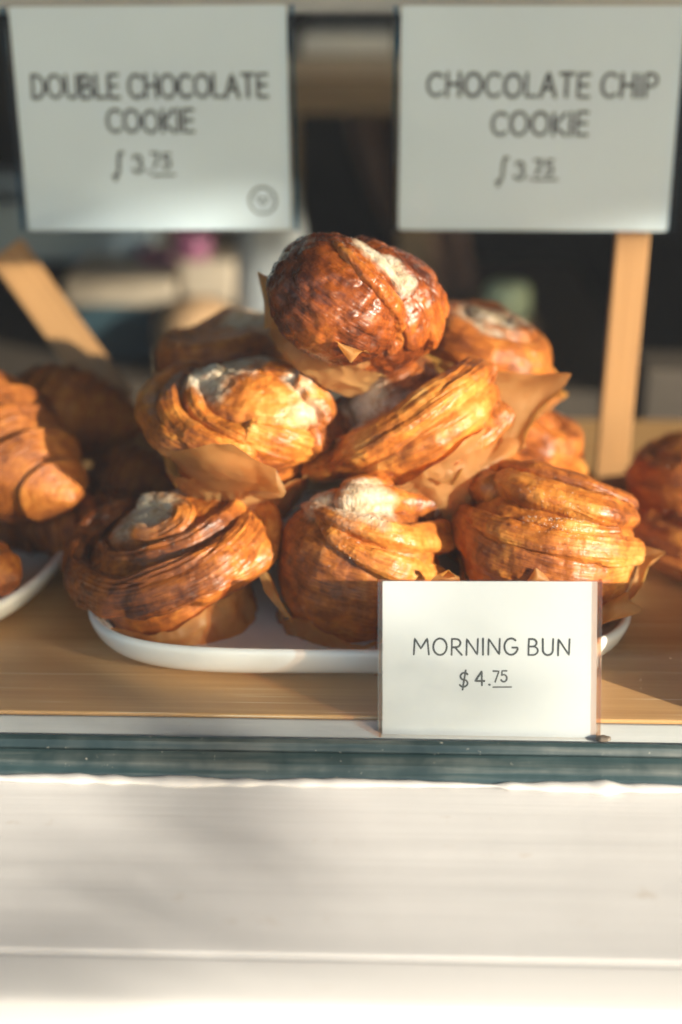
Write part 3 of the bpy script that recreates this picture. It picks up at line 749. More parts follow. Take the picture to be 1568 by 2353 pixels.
rolled_bun('tilted bun with two broad bands and torn paper, second tier on the right', (955, 985, 0.712), (-0.46, 0.04, 0.88), (0.0470, 0.0420, 0.0190), [
    ([(870, 1102), (935, 1098), (1000, 1066), (1070, 1022), (1130, 972), (1165, 928)], [14, 24, 30, 32, 32, 22], 9.0, 0.5, dict(lam=1.4, bk=0.4, ends=(.1, .08))),
    ([(705, 1088), (775, 1062), (860, 1022), (950, 968), (1035, 910), (1095, 872), (1130, 880)], [22, 38, 46, 48, 46, 38, 24], 9.5, 3.0, dict(lam=1.5, n=360, m=100, bk=0.35)),
    ([(800, 1000), (825, 935), (880, 885), (950, 862), (1000, 872)], [20, 34, 38, 36, 24], 9.0, 3.0, dict(lam=0.6, bk=0.3)),
    ([(870, 945), (930, 910), (985, 880)], [28, 32, 24], 9.0, 5.0, dict(lam=0.6, bk=0.4))],
    sugar=[(845, 920, 0.715, 0.021), (905, 885, 0.72, 0.014, 0.8), (810, 995, 0.700, 0.012), (930, 930, 0.70, 0.014, 0.5)], base=(0.028, 0.036, 0.043), seed=5, lam=1.2, bk=0.4, extra=[((915, 925, 0.724), (0.0270, 0.0250, 0.0215))],
    liner=dict(top=-0.010, corners=[(300, 0.006, 0.003, 30)], flare=0.003),
    flaps=[([(1140, 1050, 0.700), (1160, 980, 0.712), (1140, 900, 0.722), (1100, 850, 0.732)], [(1200, 1035, 0.704), (1212, 1000, 0.708), (1240, 948, 0.714), (1298, 888, 0.720), (1316, 858, 0.722), (1250, 862, 0.730), (1190, 858, 0.734), (1130, 850, 0.736)], 1),
           ([(1080, 1080, 0.685), (1130, 1045, 0.695), (1165, 1000, 0.710)], [(1110, 1110, 0.690), (1160, 1060, 0.700), (1205, 1025, 0.712)], 1),
           ([(985, 1085, 0.672), (1060, 1060, 0.676)], [(990, 1100, 0.670), (1040, 1118, 0.669), (1066, 1078, 0.674)], 1)])

rolled_bun('dark glazed bun with a sugared tongue crowning the pile', (872, 718, 0.722), (0.58, -0.06, 0.81), (0.0310, 0.0370, 0.0330), [
    ([(766, 558), (802, 600), (842, 640), (885, 680), (914, 722), (918, 768), (893, 815)], [10, 13, 16, 18, 20, 18, 10], 5.0, 0.6, dict(lam=0.2, bk=-0.1, n=260, el=1, ends=(.12, .12))),
    ([(800, 585), (850, 630), (900, 675), (945, 735), (955, 800)], [16, 26, 34, 38, 30], 6.0, 0.5, dict(lam=1.3, bk=0.45)),
    ([(850, 590), (905, 630), (958, 685), (992, 745), (985, 795)], [20, 30, 34, 34, 24], 6.0, 1.0, dict(lam=1.3, bk=0.4)),
    ([(905, 600), (960, 640), (1005, 690), (1008, 735)], [14, 22, 26, 20], 6.0, 0.0, dict(lam=1.0, bk=0.6)),
    ([(815, 570), (858, 590), (905, 622), (950, 655)], [18, 30, 26, 10], 6.0, 3.5, dict(lam=0.3, bk=0.3))],
    extra=[((772, 688, 0.694), (0.0350, 0.0340, 0.0300))],
    sugar=[(845, 582, 0.692, 0.0135), (885, 610, 0.690, 0.0125), (930, 645, 0.688, 0.009)], boff=(-0.012, 0.0), base=(0.027, 0.034, 0.040), seed=6, mat='pastry_dark', lam=0.35, blis=1.8, bk=0.6,
    liner=dict(top=-0.016, corners=[(230, 0.004, 0.002, 40), (300, 0.006, 0.0, 30)], flare=0.002),
    flaps=[([(640, 760, 0.705), (632, 690, 0.712), (640, 640, 0.720)], [(608, 755, 0.705), (606, 690, 0.712), (592, 624, 0.722), (622, 640, 0.722)], 1),
           ([(770, 785, 0.664), (850, 812, 0.664)], [(776, 796, 0.661), (806, 836, 0.660), (832, 806, 0.662)], 1)])
# behind
bg = dict(N=260, MM=72)
bun('blurred bun with a sugared crown behind the top bun on the right', pix(1130, 815, 0.785), (0.35, 0.0, 0.94), spin=30, seed=7, turns=2.0, a0=.013, a1=.013, sugar=[(1120, 760, 0.785, 0.028)], R0=0.034, dz=0.012, liner=dict(top=-0.004), **bg)
bun('blurred bun half hidden behind the sugared bun on the left', pix(535, 815, 0.800), (-0.15, 0.0, 0.98), spin=90, seed=8, turns=2.0, a0=.013, a1=.013, sugar=[(590, 770, 0.80, 0.034)], R0=0.034, dz=0.010, liner=dict(top=-0.004), **bg)
bun('blurred golden bun peeking out behind the torn paper', pix(1205, 1020, 0.785), (0.4, 0.0, 0.9), spin=10, seed=9, turns=2.0, a0=.013, a1=.013, sugar=[(1200, 970, 0.785, 0.020, 0.6)], R0=0.034, dz=0.010, liner=dict(top=-0.004), **bg)
bun('blurred brown bun on the platter behind the front right bun', pix(1190, 1125, 0.755), (0.2, 0.0, 0.96), spin=60, seed=10, turns=2.0, a0=.013, a1=.013, sugar=[(1240, 1070, 0.755, 0.022, 0.6)], R0=0.034, dz=0.008, liner=dict(top=-0.004), **bg)

# ------------------------------------------------------------------ lettering
def arc(cx, cy, rx, ry, a0, a1, n=18):
    return [(cx + rx * math.cos(R(a0 + (a1 - a0) * i / n)), cy + ry * math.sin(R(a0 + (a1 - a0) * i / n))) for i in range(n + 1)]
GL = {
 'A': (0.74, [[(0, 0), (0.36, 1), (0.74, 0)], [(0.13, 0.34), (0.62, 0.34)]]),
 'B': (0.62, [[(0.03, 0), (0.05, 1)] , [(0.05, 1)] + arc(0.26, 0.765, 0.27, 0.235, 90, -90) + [(0.05, 0.53)], [(0.05, 0.53)] + arc(0.30, 0.265, 0.31, 0.265, 90, -90) + [(0.03, 0)]]),
 'C': (0.72, [arc(0.42, 0.5, 0.42, 0.5, 48, 312, 26)]),
 'D': (0.72, [[(0.03, 0), (0.05, 1)], [(0.05, 1)] + arc(0.20, 0.5, 0.50, 0.5, 90, -90, 24) + [(0.03, 0)]]),
 'E': (0.58, [[(0.56, 1), (0.05, 1), (0.04, 0), (0.58, 0.0)], [(0.05, 0.52), (0.50, 0.52)]]),
 'G': (0.78, [arc(0.42, 0.5, 0.42, 0.5, 50, 345, 26) + [(0.80, 0.44), (0.50, 0.44)]]),
 'H': (0.70, [[(0.03, 0), (0.05, 1)], [(0.67, 0), (0.66, 1)], [(0.04, 0.5), (0.66, 0.52)]]),
 'I': (0.08, [[(0.04, 0), (0.04, 1)]]),
 'K': (0.66, [[(0.03, 0), (0.04, 1)], [(0.62, 1), (0.05, 0.42), (0.66, 0)]]),
 'L': (0.54, [[(0.04, 1), (0.04, 0), (0.54, 0)]]),
 'M': (0.94, [[(0.0, 0), (0.06, 1), (0.44, 0.36), (0.84, 1), (0.94, 0)]]),
 'N': (0.74, [[(0.02, 0), (0.04, 1), (0.70, 0.02), (0.73, 1)]]),
 'O': (0.84, [arc(0.42, 0.5, 0.42, 0.5, 100, 462, 32)]),
 'P': (0.60, [[(0.03, 0), (0.05, 1)], [(0.05, 1)] + arc(0.28, 0.73, 0.30, 0.27, 90, -90) + [(0.05, 0.46)]]),
 'R': (0.66, [[(0.03, 0), (0.05, 1)], [(0.05, 1)] + arc(0.28, 0.74, 0.30, 0.26, 90, -90) + [(0.05, 0.47)], [(0.24, 0.47), (0.66, 0)]]),
 'T': (0.66, [[(0, 1), (0.66, 1)], [(0.33, 1), (0.33, 0)]]),
 'U': (0.68, [[(0.02, 1), (0.03, 0.36)] + arc(0.34, 0.34, 0.31, 0.34, 180, 360) + [(0.66, 1)]]),
 '$': (0.66, [arc(0.36, 0.74, 0.28, 0.26, 35, 255, 18) + arc(0.30, 0.24, 0.30, 0.26, 75, -150, 18), [(0.46, 1.18), (0.24, -0.24)]]),
 'S': (0.5, [[(0.62, 1.22), (0.50, 1.28), (0.40, 1.05), (0.36, 0.6), (0.34, 0.2), (0.26, -0.14), (0.10, -0.28), (0.0, -0.16)], [(0.14, -0.12), (0.10, -0.42)]]),
 '3': (0.52, [arc(0.24, 0.77, 0.24, 0.23, 150, -80, 16) + arc(0.24, 0.27, 0.28, 0.27, 85, -160, 16)]),
 '4': (0.62, [[(0.42, 1), (0.0, 0.32), (0.62, 0.32)], [(0.44, 0.95), (0.46, 0)]]),
 '7': (0.52, [[(0, 1), (0.52, 1), (0.18, 0)]]),
 '5': (0.52, [[(0.50, 1), (0.08, 1), (0.04, 0.55)] + arc(0.23, 0.32, 0.28, 0.32, 120, -150, 18)]),
 '.': (0.08, [[(0.03, 0.02), (0.06, 0.02)]]),
 '_': (1.3, [[(0, 0), (1.3, 0.02)]]),
}
def stroke(mb, pts, wd, z, rnd):
    P = [np.array(p, float) for p in pts]
    Q = [P[0]]
    for a, b in zip(P[:-1], P[1:]):
        L = np.linalg.norm(b - a); k = max(1, int(L / (wd * 0.8)))
        for i in range(1, k + 1): Q.append(a + (b - a) * i / k)
    Q = np.array(Q)
    jit = np.cumsum(rnd.normal(0, wd * 0.012, Q.shape), 0); jit -= np.linspace(0, 1, len(Q))[:, None] * jit[-1]; Q = Q + jit
    T = np.gradient(Q, axis=0) if len(Q) > 1 else np.array([[1, 0]])
    T /= np.maximum(np.linalg.norm(T, axis=1), 1e-9)[:, None]
    Nn = np.stack([-T[:, 1], T[:, 0]], 1)
    ww = wd / 2 * (1 + 0.10 * rnd.normal(0, 1, len(Q)).cumsum().clip(-1.5, 1.5) * 0.5)
    A = Q + Nn * ww[:, None]; B = Q - Nn * ww[:, None]
    n = len(Q)
    V = [(x, y, z) for x, y in A] + [(x, y, z) for x, y in B]
    F = [(i, i + 1, n + i + 1, n + i) for i in range(n - 1)]
    for end in (0, n - 1):                                  # round caps
        c = Q[end]; a0 = math.atan2(*(Nn[end][::-1])); sg = 1 if end == 0 else -1
        k0 = len(V)
        for i in range(7):
            t = a0 + sg * math.pi * i / 6
            V.append((c[0] + ww[end] * math.cos(t), c[1] + ww[end] * math.sin(t), z))
        F.append(tuple(range(k0, k0 + 7)))
    mb.add(V, F)
ZC = [0.0]
def write(mb, text, x, y, h, wd, space=0.24, centre=True, rnd=None, slant=0.0, stretch=1.0):
    rnd = rnd or np.random.default_rng(5)
    tot = sum((GL[c][0] + space) if c != ' ' else 0.42 for c in text) * h * stretch - space * h * stretch
    cx = x - tot / 2 if centre else x
    for c in text:
        if c == ' ': cx += 0.42 * h * stretch; continue
        wdt, st = GL[c]
        dy = rnd.normal(0, 0.012) * h; k = 1 + rnd.normal(0, 0.015)
        for s in st:
            ZC[0] = (ZC[0] + 0.000004) % 0.00008
            stroke(mb, [(cx + (px + slant * py) * h * stretch, y + dy + py * h * k) for px, py in s], wd, 0.00006 + ZC[0], rnd)
        cx += (wdt + space) * h * stretch
    return cx

def face_rect(tl, tr, bl, br, Ytop, Ybot):
    a, b, c, d = pix(*tl, Ytop), pix(*tr, Ytop), pix(*bl, Ybot), pix(*br, Ybot)
    cen = (a + b + c + d) / 4; W = ((b - a).length + (d - c).length) / 2; H = ((a - c).length + (b - d).length) / 2
    up = ((a + b) / 2 - (c + d) / 2).normalized(); rt = ((b + d) / 2 - (a + c) / 2).normalized(); n = rt.cross(up).normalized(); up = n.cross(rt)
    return cen, W, H, Matrix((rt, up, n)).transposed()

def rounded(mb, W, H, r, z0, z1, dx=0, dy=0):
    o = []
    for cx, cy, a in ((W / 2 - r, H / 2 - r, 0), (-W / 2 + r, H / 2 - r, 90), (-W / 2 + r, -H / 2 + r, 180), (W / 2 - r, -H / 2 + r, 270)):
        for i in range(5): o.append((dx + cx + r * math.cos(R(a + i * 22.5)), dy + cy + r * math.sin(R(a + i * 22.5))))
    n = len(o)
    mb.add([(x, y, z0) for x, y in o] + [(x, y, z1) for x, y in o], [tuple(range(n))[::-1], tuple(range(n, 2 * n))] + [(i, (i + 1) % n, n + (i + 1) % n, n + i) for i in range(n)])
    return mb

def lettering(mb, parent, mat='ink', name='lettering'):
    me = mesh(name, mb.V, mb.F); return link(name, me, M[mat], parent)

# small card: inverted V of clear acrylic with the paper card in its front leaf
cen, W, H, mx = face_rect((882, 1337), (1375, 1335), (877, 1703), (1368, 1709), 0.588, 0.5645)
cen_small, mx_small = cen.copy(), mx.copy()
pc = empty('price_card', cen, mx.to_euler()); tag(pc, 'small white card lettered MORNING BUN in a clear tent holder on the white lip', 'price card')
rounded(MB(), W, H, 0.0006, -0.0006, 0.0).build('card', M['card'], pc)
hd = MB(); rounded(hd, W + 0.0045, H + 0.0012, 0.001, 0.0006, 0.0014, 0, 0)
hd.build('front_leaf', M['acrylic'], pc)
rounded(MB(), W + 0.0045, H + 0.0012, 0.001, -0.0020, -0.0012).build('middle_leaf', M['acrylic'], pc)
tl_, tr_ = Vector((-W / 2 - 0.0018, H / 2, -0.0022)), Vector((W / 2 + 0.0018, H / 2, -0.0022))
to_l = mx.inverted()
bl_, br_ = to_l @ (pix(864, 1553, 0.6135) - cen), to_l @ (pix(1372, 1556, 0.6135) - cen)
nl_ = (tr_ - tl_).cross(bl_ - tl_).normalized() * 0.0009
MB().add([tl_, tr_, br_, bl_, tl_ + nl_, tr_ + nl_, br_ + nl_, bl_ + nl_], [(0, 1, 2, 3), (7, 6, 5, 4), (0, 4, 5, 1), (1, 5, 6, 2), (2, 6, 7, 3), (3, 7, 4, 0)]).build('back_leg', M['acrylic'], pc)
for sx in (-1, 1):
    MB().box(sx * (W / 2 + 0.0011) - 0.0006, sx * (W / 2 + 0.0011) + 0.0006, -H / 2, H / 2, -0.0024, 0.0022).build('holder_edge', M['edge'], pc)
for a_, b_ in ((tl_, bl_), (tr_, br_)):
    d_ = Vector((0.0007, 0, 0)); 
    MB().add([a_ - d_, a_ + d_, b_ + d_, b_ - d_, a_ - d_ + nl_ * 1.6, a_ + d_ + nl_ * 1.6, b_ + d_ + nl_ * 1.6, b_ - d_ + nl_ * 1.6], [(0, 1, 2, 3), (7, 6, 5, 4), (0, 4, 5, 1), (1, 5, 6, 2), (2, 6, 7, 3), (3, 7, 4, 0)]).build('leg_edge', M['edge'], pc)
tx = MB()
def cpx(px, py): return ((px - (882 + 1368) / 2) / 491.5 * W, -(py - (1336 + 1706) / 2) / 370 * H)
k = W / 491.5
x, y = cpx(1130, 1504); write(tx, 'MORNING BUN', x, y, 37 * k, 4.6 * k, 0.27, rnd=np.random.default_rng(1))
x, y = cpx(1056, 1577); write(tx, '$', x, y, 32 * k, 4.6 * k, centre=False, rnd=np.random.default_rng(2))
x, y = cpx(1093, 1575); write(tx, '4', x, y, 33 * k, 4.8 * k, centre=False, rnd=np.random.default_rng(3))
x, y = cpx(1124, 1573); write(tx, '.', x, y, 33 * k, 5.5 * k, centre=False)
x, y = cpx(1134, 1566); write(tx, '75', x, y, 25 * k, 4.2 * k, 0.22, centre=False, rnd=np.random.default_rng(4))
x, y = cpx(1134, 1578); write(tx, '_', x, y, 32 * k, 3.6 * k, centre=False)
lettering(tx, pc)

# large signs
def big_sign(tl, tr, bl, br, Y, label):
    cen, W, H, mx = face_rect(tl, tr, bl, br, Y, Y)
    root = empty('price_sign', cen, mx.to_euler()); tag(root, label, 'price sign', 'large cookie price signs')
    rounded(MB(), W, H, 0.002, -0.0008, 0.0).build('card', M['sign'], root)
    rounded(MB(), W + 0.004, H + 0.004, 0.0025, 0.0006, 0.0020).build('front_sheet', M['acrylic'], root)
    MB().box(-W / 2 - 0.0044, -W / 2 - 0.0022, -H / 2, H / 2, -0.0016, 0.0020).build('edge_strip', M['acrylic_blue'], root)
    MB().box(W / 2 + 0.0022, W / 2 + 0.0044, -H / 2, H / 2, -0.0016, 0.0020).build('edge_strip', M['acrylic_blue'], root)
    return root, W, H
sgn, W, H = big_sign((22, 14), (662, 12), (64, 531), (666, 526), 0.86, 'white sign lettered DOUBLE CHOCOLATE COOKIE with a small round emblem')
def mk(cx0, cy0, wpx, hpx, W, H): return lambda px, py: ((px - cx0) / wpx * W, -(py - cy0) / hpx * H)
f = mk(352, 271, 622, 516, W, H); k = W / 622
tx = MB(); rg = np.random.default_rng(11)
x, y = f(347, 217); write(tx, 'DOUBLE CHOCOLATE', x, y, 49 * k, 8.5 * k, 0.20, rnd=rg, stretch=0.81)
x, y = f(345, 296); write(tx, 'COOKIE', x, y, 48 * k, 8.5 * k, 0.21, rnd=rg, stretch=0.86)
x, y = f(252, 393); write(tx, 'S', x, y, 38 * k, 8 * k, centre=False, rnd=rg)
x, y = f(300, 390); write(tx, '3', x, y, 38 * k, 8 * k, centre=False, rnd=rg)
x, y = f(333, 389); write(tx, '.', x, y, 38 * k, 8 * k, centre=False, rnd=rg)
x, y = f(343, 380); write(tx, '75', x, y, 32 * k, 7 * k, 0.3, centre=False, rnd=rg)
x, y = f(343, 397); write(tx, '_', x, y, 40 * k, 6 * k, centre=False, rnd=rg)
lettering(tx, sgn, 'sign_ink')
em = MB(); x, y = f(598, 459); rg = np.random.default_rng(12)
stroke(em, [(x + 30 * k * math.cos(t), y + 30 * k * math.sin(t)) for t in np.linspace(0, 2 * math.pi, 40)], 6 * k, 0.0001, rg)
stroke(em, [(x - 14 * k, y + 6 * k), (x - 8 * k, y - 4 * k), (x, y - 14 * k), (x + 8 * k, y - 4 * k), (x + 14 * k, y + 6 * k)], 5 * k, 0.00012, rg)
stroke(em, [(x - 12 * k, y + 10 * k), (x, y + 4 * k), (x + 12 * k, y + 10 * k)], 4 * k, 0.00014, rg)
lettering(em, sgn, 'sign_ink', 'emblem')

sgn, W, H = big_sign((919, 14), (1572, 12), (919, 527), (1540, 533), 0.86, 'white sign lettered CHOCOLATE CHIP COOKIE on a wooden stick')
f = mk(1237, 271, 637, 516, W, H); k = W / 637
tx = MB(); rg = np.random.default_rng(13)
x, y = f(1243, 214); write(tx, 'CHOCOLATE CHIP', x, y, 50 * k, 8.5 * k, 0.23, rnd=rg, stretch=0.90)
x, y = f(1242, 302); write(tx, 'COOKIE', x, y, 50 * k, 8.5 * k, 0.23, rnd=rg, stretch=0.90)
x, y = f(1147, 405); write(tx, 'S', x, y, 40 * k, 8 * k, centre=False, rnd=rg)
x, y = f(1190, 406); write(tx, '3', x, y, 38 * k, 8 * k, centre=False, rnd=rg)
x, y = f(1222, 404); write(tx, '.', x, y, 38 * k, 8 * k, centre=False, rnd=rg)
x, y = f(1234, 394); write(tx, '75', x, y, 32 * k, 7 * k, 0.3, centre=False, rnd=rg)
x, y = f(1234, 408); write(tx, '_', x, y, 42 * k, 6 * k, centre=False, rnd=rg)
lettering(tx, sgn, 'sign_ink')
# its stick
def stick(p0, p1, wd, th, parent=None, name='stick', mat='stick'):
    d = p1 - p0; L = d.length
    o = MB().box(-wd / 2, wd / 2, -th / 2, th / 2, 0, L).build(name, M[mat], None, 0.0015)
    z = d.normalized(); x = Vector((1, 0, 0)); x = (x - z * x.dot(z)).normalized(); y = z.cross(x)
    o.matrix_world = Matrix.Translation(p0) @ Matrix((x, y, z)).transposed().to_4x4()
    if parent:
        bpy.context.view_layer.update(); o.parent = parent; o.matrix_parent_inverse = parent.matrix_world.inverted()
    return o
stick(pix(1392, 1215, 0.872), pix(1464, 430, 0.872), 0.0208, 0.006, sgn)

# unseen cards added further along the lip to shadow the right of the counter
for dx, lb in ((0.172, 'unseen blank card added right of the MORNING BUN card to shadow the counter'), (0.282, 'second unseen blank card added to widen the shadow on the counter')):
    c2 = empty('price_card', cen_small + Vector((dx, 0.004, 0)), (mx_small @ Matrix.Rotation(R(4), 3, 'Y')).to_euler())
    tag(c2, lb, 'price card')
    rounded(MB(), 0.102, 0.073, 0.0006, -0.0006, 0.0).build('card', M['card'], c2)
    rounded(MB(), 0.104, 0.074, 0.001, 0.0006, 0.0014).build('front_leaf', M['acrylic'], c2)

# ------------------------------------------------------------------ croissants and rolls to the sides
def croissant(label, p0, p1, rad, bend, seed, group='croissants on the left platter'):
    """swept crescent from tip p0 to tip p1"""
    n, m = 200, 48
    t = np.linspace(0, 1, n); a = np.array(p0); b = np.array(p1); d = (b - a); L = np.linalg.norm(d); d = d / L
    side = np.cross(d, [0, 0, 1.0]); side /= np.linalg.norm(side); up = np.cross(side, d)
    ctr_ = a + np.outer(t, b - a) + np.outer(np.sin(np.pi * t) * bend, side)
    prof = np.sin(np.pi * np.clip(t, 0.0, 1.0)) ** 0.62
    st = (t * 9.0 + 0.15 * np.sin(9 * t)) % 1.0
    step = np.where(t < 0.5, st, 1 - st) * 0.24 * prof
    ph = np.linspace(0, 2 * np.pi, m, endpoint=False)
    r = rad * (prof + step)[:, None] * (1 + 0.10 * np.sin(ph)[None] * 0)
    Q = np.stack(np.broadcast_arrays(t[:, None] * 9, np.cos(ph)[None] * 1.5, np.sin(ph)[None] * 1.5), -1)
    r = r * (1 + 0.10 * fbm(Q, 3, seed)) + 0.0006 * vnoise(np.stack(np.broadcast_arrays(t[:, None] * 160, np.cos(ph)[None] * 2, np.sin(ph)[None] * 2), -1), seed + 2)
    P = ctr_[:, None] + (np.cos(ph)[None] * r)[..., None] * side + (np.sin(ph)[None] * r * 0.86)[..., None] * up
    cen = P.reshape(-1, 3).mean(0)
    UV = np.stack(np.broadcast_arrays(ph[None] * rad, t[:, None] * L * 1.0), -1)
    bake = np.clip(0.45 + 0.8 * fbm(P * 40, 2, seed + 4), 0, 1)
    me = grid('croissant', P - cen, UV, dict(bake=bake, sugar=0 * bake), True)
    o = link('croissant', me, M['croissant']); o.location = tuple(cen)
    return tag(o, label, 'croissant', group)
croissant('large ridged croissant with a sunlit tip pointing at the glass', pix(170, 1150, 0.712), pix(-150, 880, 0.84), 0.037, -0.012, 101)
croissant('croissant lying under the wooden stick behind the large one', pix(30, 890, 0.86), pix(330, 985, 0.83), 0.028, 0.015, 102)
croissant('small brown croissant beside the sugared bun', pix(210, 1075, 0.80), pix(420, 1120, 0.79), 0.022, 0.012, 103)
croissant('croissant lowest by the platter rim next to the flat bun', pix(60, 1215, 0.74), pix(390, 1190, 0.76), 0.024, 0.014, 104)
croissant('croissant cut by the left edge nearest the glass', pix(45, 1330, 0.66), pix(-260, 1250, 0.70), 0.026, -0.01, 105)
croissant('croissant in the middle of the pile under the large one', pix(-60, 1180, 0.77), pix(250, 1130, 0.80), 0.030, 0.012, 106)
rg_ = dict(N=220, MM=64, group='brown rolls on the far right platter', name='brown_roll', cat='roll', turns=2.0, a0=.013, a1=.013, R0=.032, mat='croissant', sugar=[])
bun('brown roll cut by the right edge, upper of the two', pix(1598, 1088, 0.79), (-0.1, 0, 1), seed=21, base=(.03, .041, .036), **rg_)
bun('brown roll cut by the right edge, lower of the two', pix(1612, 1245, 0.745), (0.1, -0.1, 1), seed=22, base=(.03, .041, .012), b0=.012, dz=.003, **rg_)

# ------------------------------------------------------------------ behind the counter
def slab(name, x0, y0, x1, y1, Y, depth, mat, label=None, cat=None, bevel=0.004, parent=None):
    a, b = pix(x0, y1, Y), pix(x1, y0, Y)
    c = Vector(((a.x + b.x) / 2, Y + depth / 2, a.z))
    o = MB().box(a.x - c.x, b.x - c.x, -depth / 2, depth / 2, 0, b.z - a.z).build(name, M[mat], parent, bevel)
    o.location = c
    if label: tag(o, label, cat)
    return o
M['grey_board'] = simple('grey_painted_board', (0.40, 0.385, 0.36), 0.6, 0.06, 8)
M['pale_board'] = simple('pale_board', (0.70, 0.69, 0.66), 0.6, 0.04, 8)
M['blue_metal'] = simple('blue_grey_metal', (0.20, 0.25, 0.29), 0.4, 0.06, 8)
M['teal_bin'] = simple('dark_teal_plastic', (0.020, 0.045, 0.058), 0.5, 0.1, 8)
M['beige'] = simple('beige_wood', (0.40, 0.32, 0.24), 0.6, 0.08, 10)
M['bread'] = simple('loaf_crust', (0.42, 0.25, 0.13), 0.7, 0.25, 25)
M['pink'] = simple('pink_glaze', (0.22, 0.06, 0.12), 0.5, 0.1, 10)
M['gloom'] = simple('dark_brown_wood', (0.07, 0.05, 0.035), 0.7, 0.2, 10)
M['cloth_brown'] = simple('brown_cloth', (0.26, 0.15, 0.115), 0.9, 0.2, 14)
M['bag'] = simple('pale_paper_bag', (0.33, 0.345, 0.36), 0.8, 0.08, 12)
M['green'] = simple('pale_green_ceramic', (0.55, 0.66, 0.45), 0.4, 0.1, 10)
sh = slab('upper_shelf', -500, -60, 2100, 30, 0.93, 0.22, 'grey_board', 'grey painted shelf board along the top behind both large signs', 'shelf', 0.002)
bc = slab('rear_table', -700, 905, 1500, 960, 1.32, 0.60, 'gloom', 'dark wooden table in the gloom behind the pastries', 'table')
bn = empty('slatted_bench', pix(800, 262, 1.6)); tag(bn, 'wooden bench with a pale seat board seen between the two large signs', 'bench')
for nm, a, mt in (('seat', (690, 75, 908, 128, 1.60, .25), 'pale_board'), ('rail', (560, 132, 1050, 178, 1.58, .05), 'beige'), ('rail', (560, 181, 1050, 228, 1.59, .05), 'shelf_dark'), ('rail', (560, 231, 1050, 262, 1.60, .05), 'shelf_dark')):
    o = slab(nm, *a, mt, None, None, 0.004); o.location -= bn.location; o.parent = bn
for xx in (640, 960):
    a = pix(xx, 262, 1.66); o = MB().box(-0.02, 0.02, 0, 0.05, -0.95 - a.z, 0.0).build('leg', M['shelf_dark'], bn, 0.003); o.location = a - bn.location
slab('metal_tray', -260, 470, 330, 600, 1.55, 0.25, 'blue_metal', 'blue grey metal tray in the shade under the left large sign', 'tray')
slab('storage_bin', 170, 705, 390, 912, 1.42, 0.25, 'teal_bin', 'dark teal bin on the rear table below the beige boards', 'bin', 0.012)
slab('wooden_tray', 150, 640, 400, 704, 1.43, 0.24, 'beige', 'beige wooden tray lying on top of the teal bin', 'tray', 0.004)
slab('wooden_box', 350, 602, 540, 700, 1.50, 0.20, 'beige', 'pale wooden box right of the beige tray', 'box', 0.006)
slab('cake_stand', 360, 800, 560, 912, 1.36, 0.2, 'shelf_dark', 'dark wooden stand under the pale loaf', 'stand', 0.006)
def lathe(name, prof, mat, loc, label, cat, n=48, sx=1, sy=1, group=None):
    tt = np.linspace(0, 2 * np.pi, n, endpoint=False); pr = np.array(prof)
    V = np.stack([pr[:, :1] * np.cos(tt) * sx, pr[:, :1] * np.sin(tt) * sy, np.broadcast_to(pr[:, 1:], (len(pr), n))], -1)
    o = link(name, grid(name, V, wrap=True), M[mat]); o.location = loc
    return tag(o, label, cat, group)
lathe('bread_loaf', [(0.0, 0), (0.04, 0.0), (0.052, 0.012), (0.05, 0.03), (0.034, 0.046), (0.0, 0.052)], 'bread', pix(455, 800, 1.40), 'pale round loaf on the dark stand behind the sugared bun', 'loaf', sx=0.85)
for k_, (x_, y_, l_) in enumerate(((445, 602, 'bright pink cup on the pale wooden box'), (368, 640, 'dull pink cup on the beige tray by the box'))):
    lathe('pink_cup', [(0.0, 0), (0.016, 0), (0.022, 0.03), (0.0205, 0.03), (0.015, 0.003), (0.0, 0.003)], 'pink', pix(x_, y_, 1.52), l_, 'cup')
bg_ = empty('paper_bag', pix(632, 905, 1.40)); 
lathe('paper_bag', [(0.0, 0), (0.036, 0), (0.040, 0.06), (0.034, 0.16), (0.024, 0.215), (0.0, 0.22)], 'bag', pix(630, 905, 1.40), 'pale grey paper bag standing left of the top bun', 'bag', sy=0.6)
bpy.data.objects.remove(bg_)
lathe('green_jar', [(0.0, 0), (0.018, 0), (0.023, 0.008), (0.023, 0.03), (0.018, 0.038), (0.0, 0.039)], 'green', pix(1165, 735, 1.42), 'pale green jar standing on a post right of the top bun', 'jar')
slab('wooden_post', 1095, 735, 1240, 912, 1.40, 0.12, 'shelf_dark', 'dark wooden block under the green jar', 'block', 0.006)
slab('wooden_crate', 1470, 850, 1700, 1010, 1.15, 0.06, 'gloom', 'dark wooden crate at the right edge behind the stick', 'crate', 0.004)
slab('crate_stand', 1450, 1012, 1720, 1120, 1.16, 0.06, 'gloom', 'dark block holding the wooden crate up', 'block', 0.004)
# brown cloth standing in for a sleeve reflected in the pane
def drape():
    n, m = 60, 50
    ys = np.linspace(200, 905, n); V = np.zeros((n, m, 3))
    for i, y in enumerate(ys):
        t = (y - 200) / 705
        xl = 800 + 215 * max(0, (y - 280) / 440) ** 1.5; xr = 1010 + 110 * t
        for j in range(m):
            s_ = j / (m - 1); p = pix(xl + (xr - xl) * s_, y, 1.75)
            V[i, j] = (p.x, p.y + 0.025 * math.sin(s_ * 17 + t * 3) + 0.01 * math.sin(s_ * 41 + t * 5), p.z)
    return V
V = drape(); cc = V.reshape(-1, 3).mean(0)
o = link('reflection_cloth', grid('reflection_cloth', V - cc), M['cloth_brown']); o.location = tuple(cc)
mo = o.modifiers.new('thick', 'SOLIDIFY'); mo.thickness = 0.004
tag(o, 'brown cloth standing in for a sleeve reflected in the pane between the large signs', 'cloth')
ob_ = stick(pix(275, 935, 0.90), pix(15, 575, 0.95), 0.026, 0.008, None, 'wooden_stick')
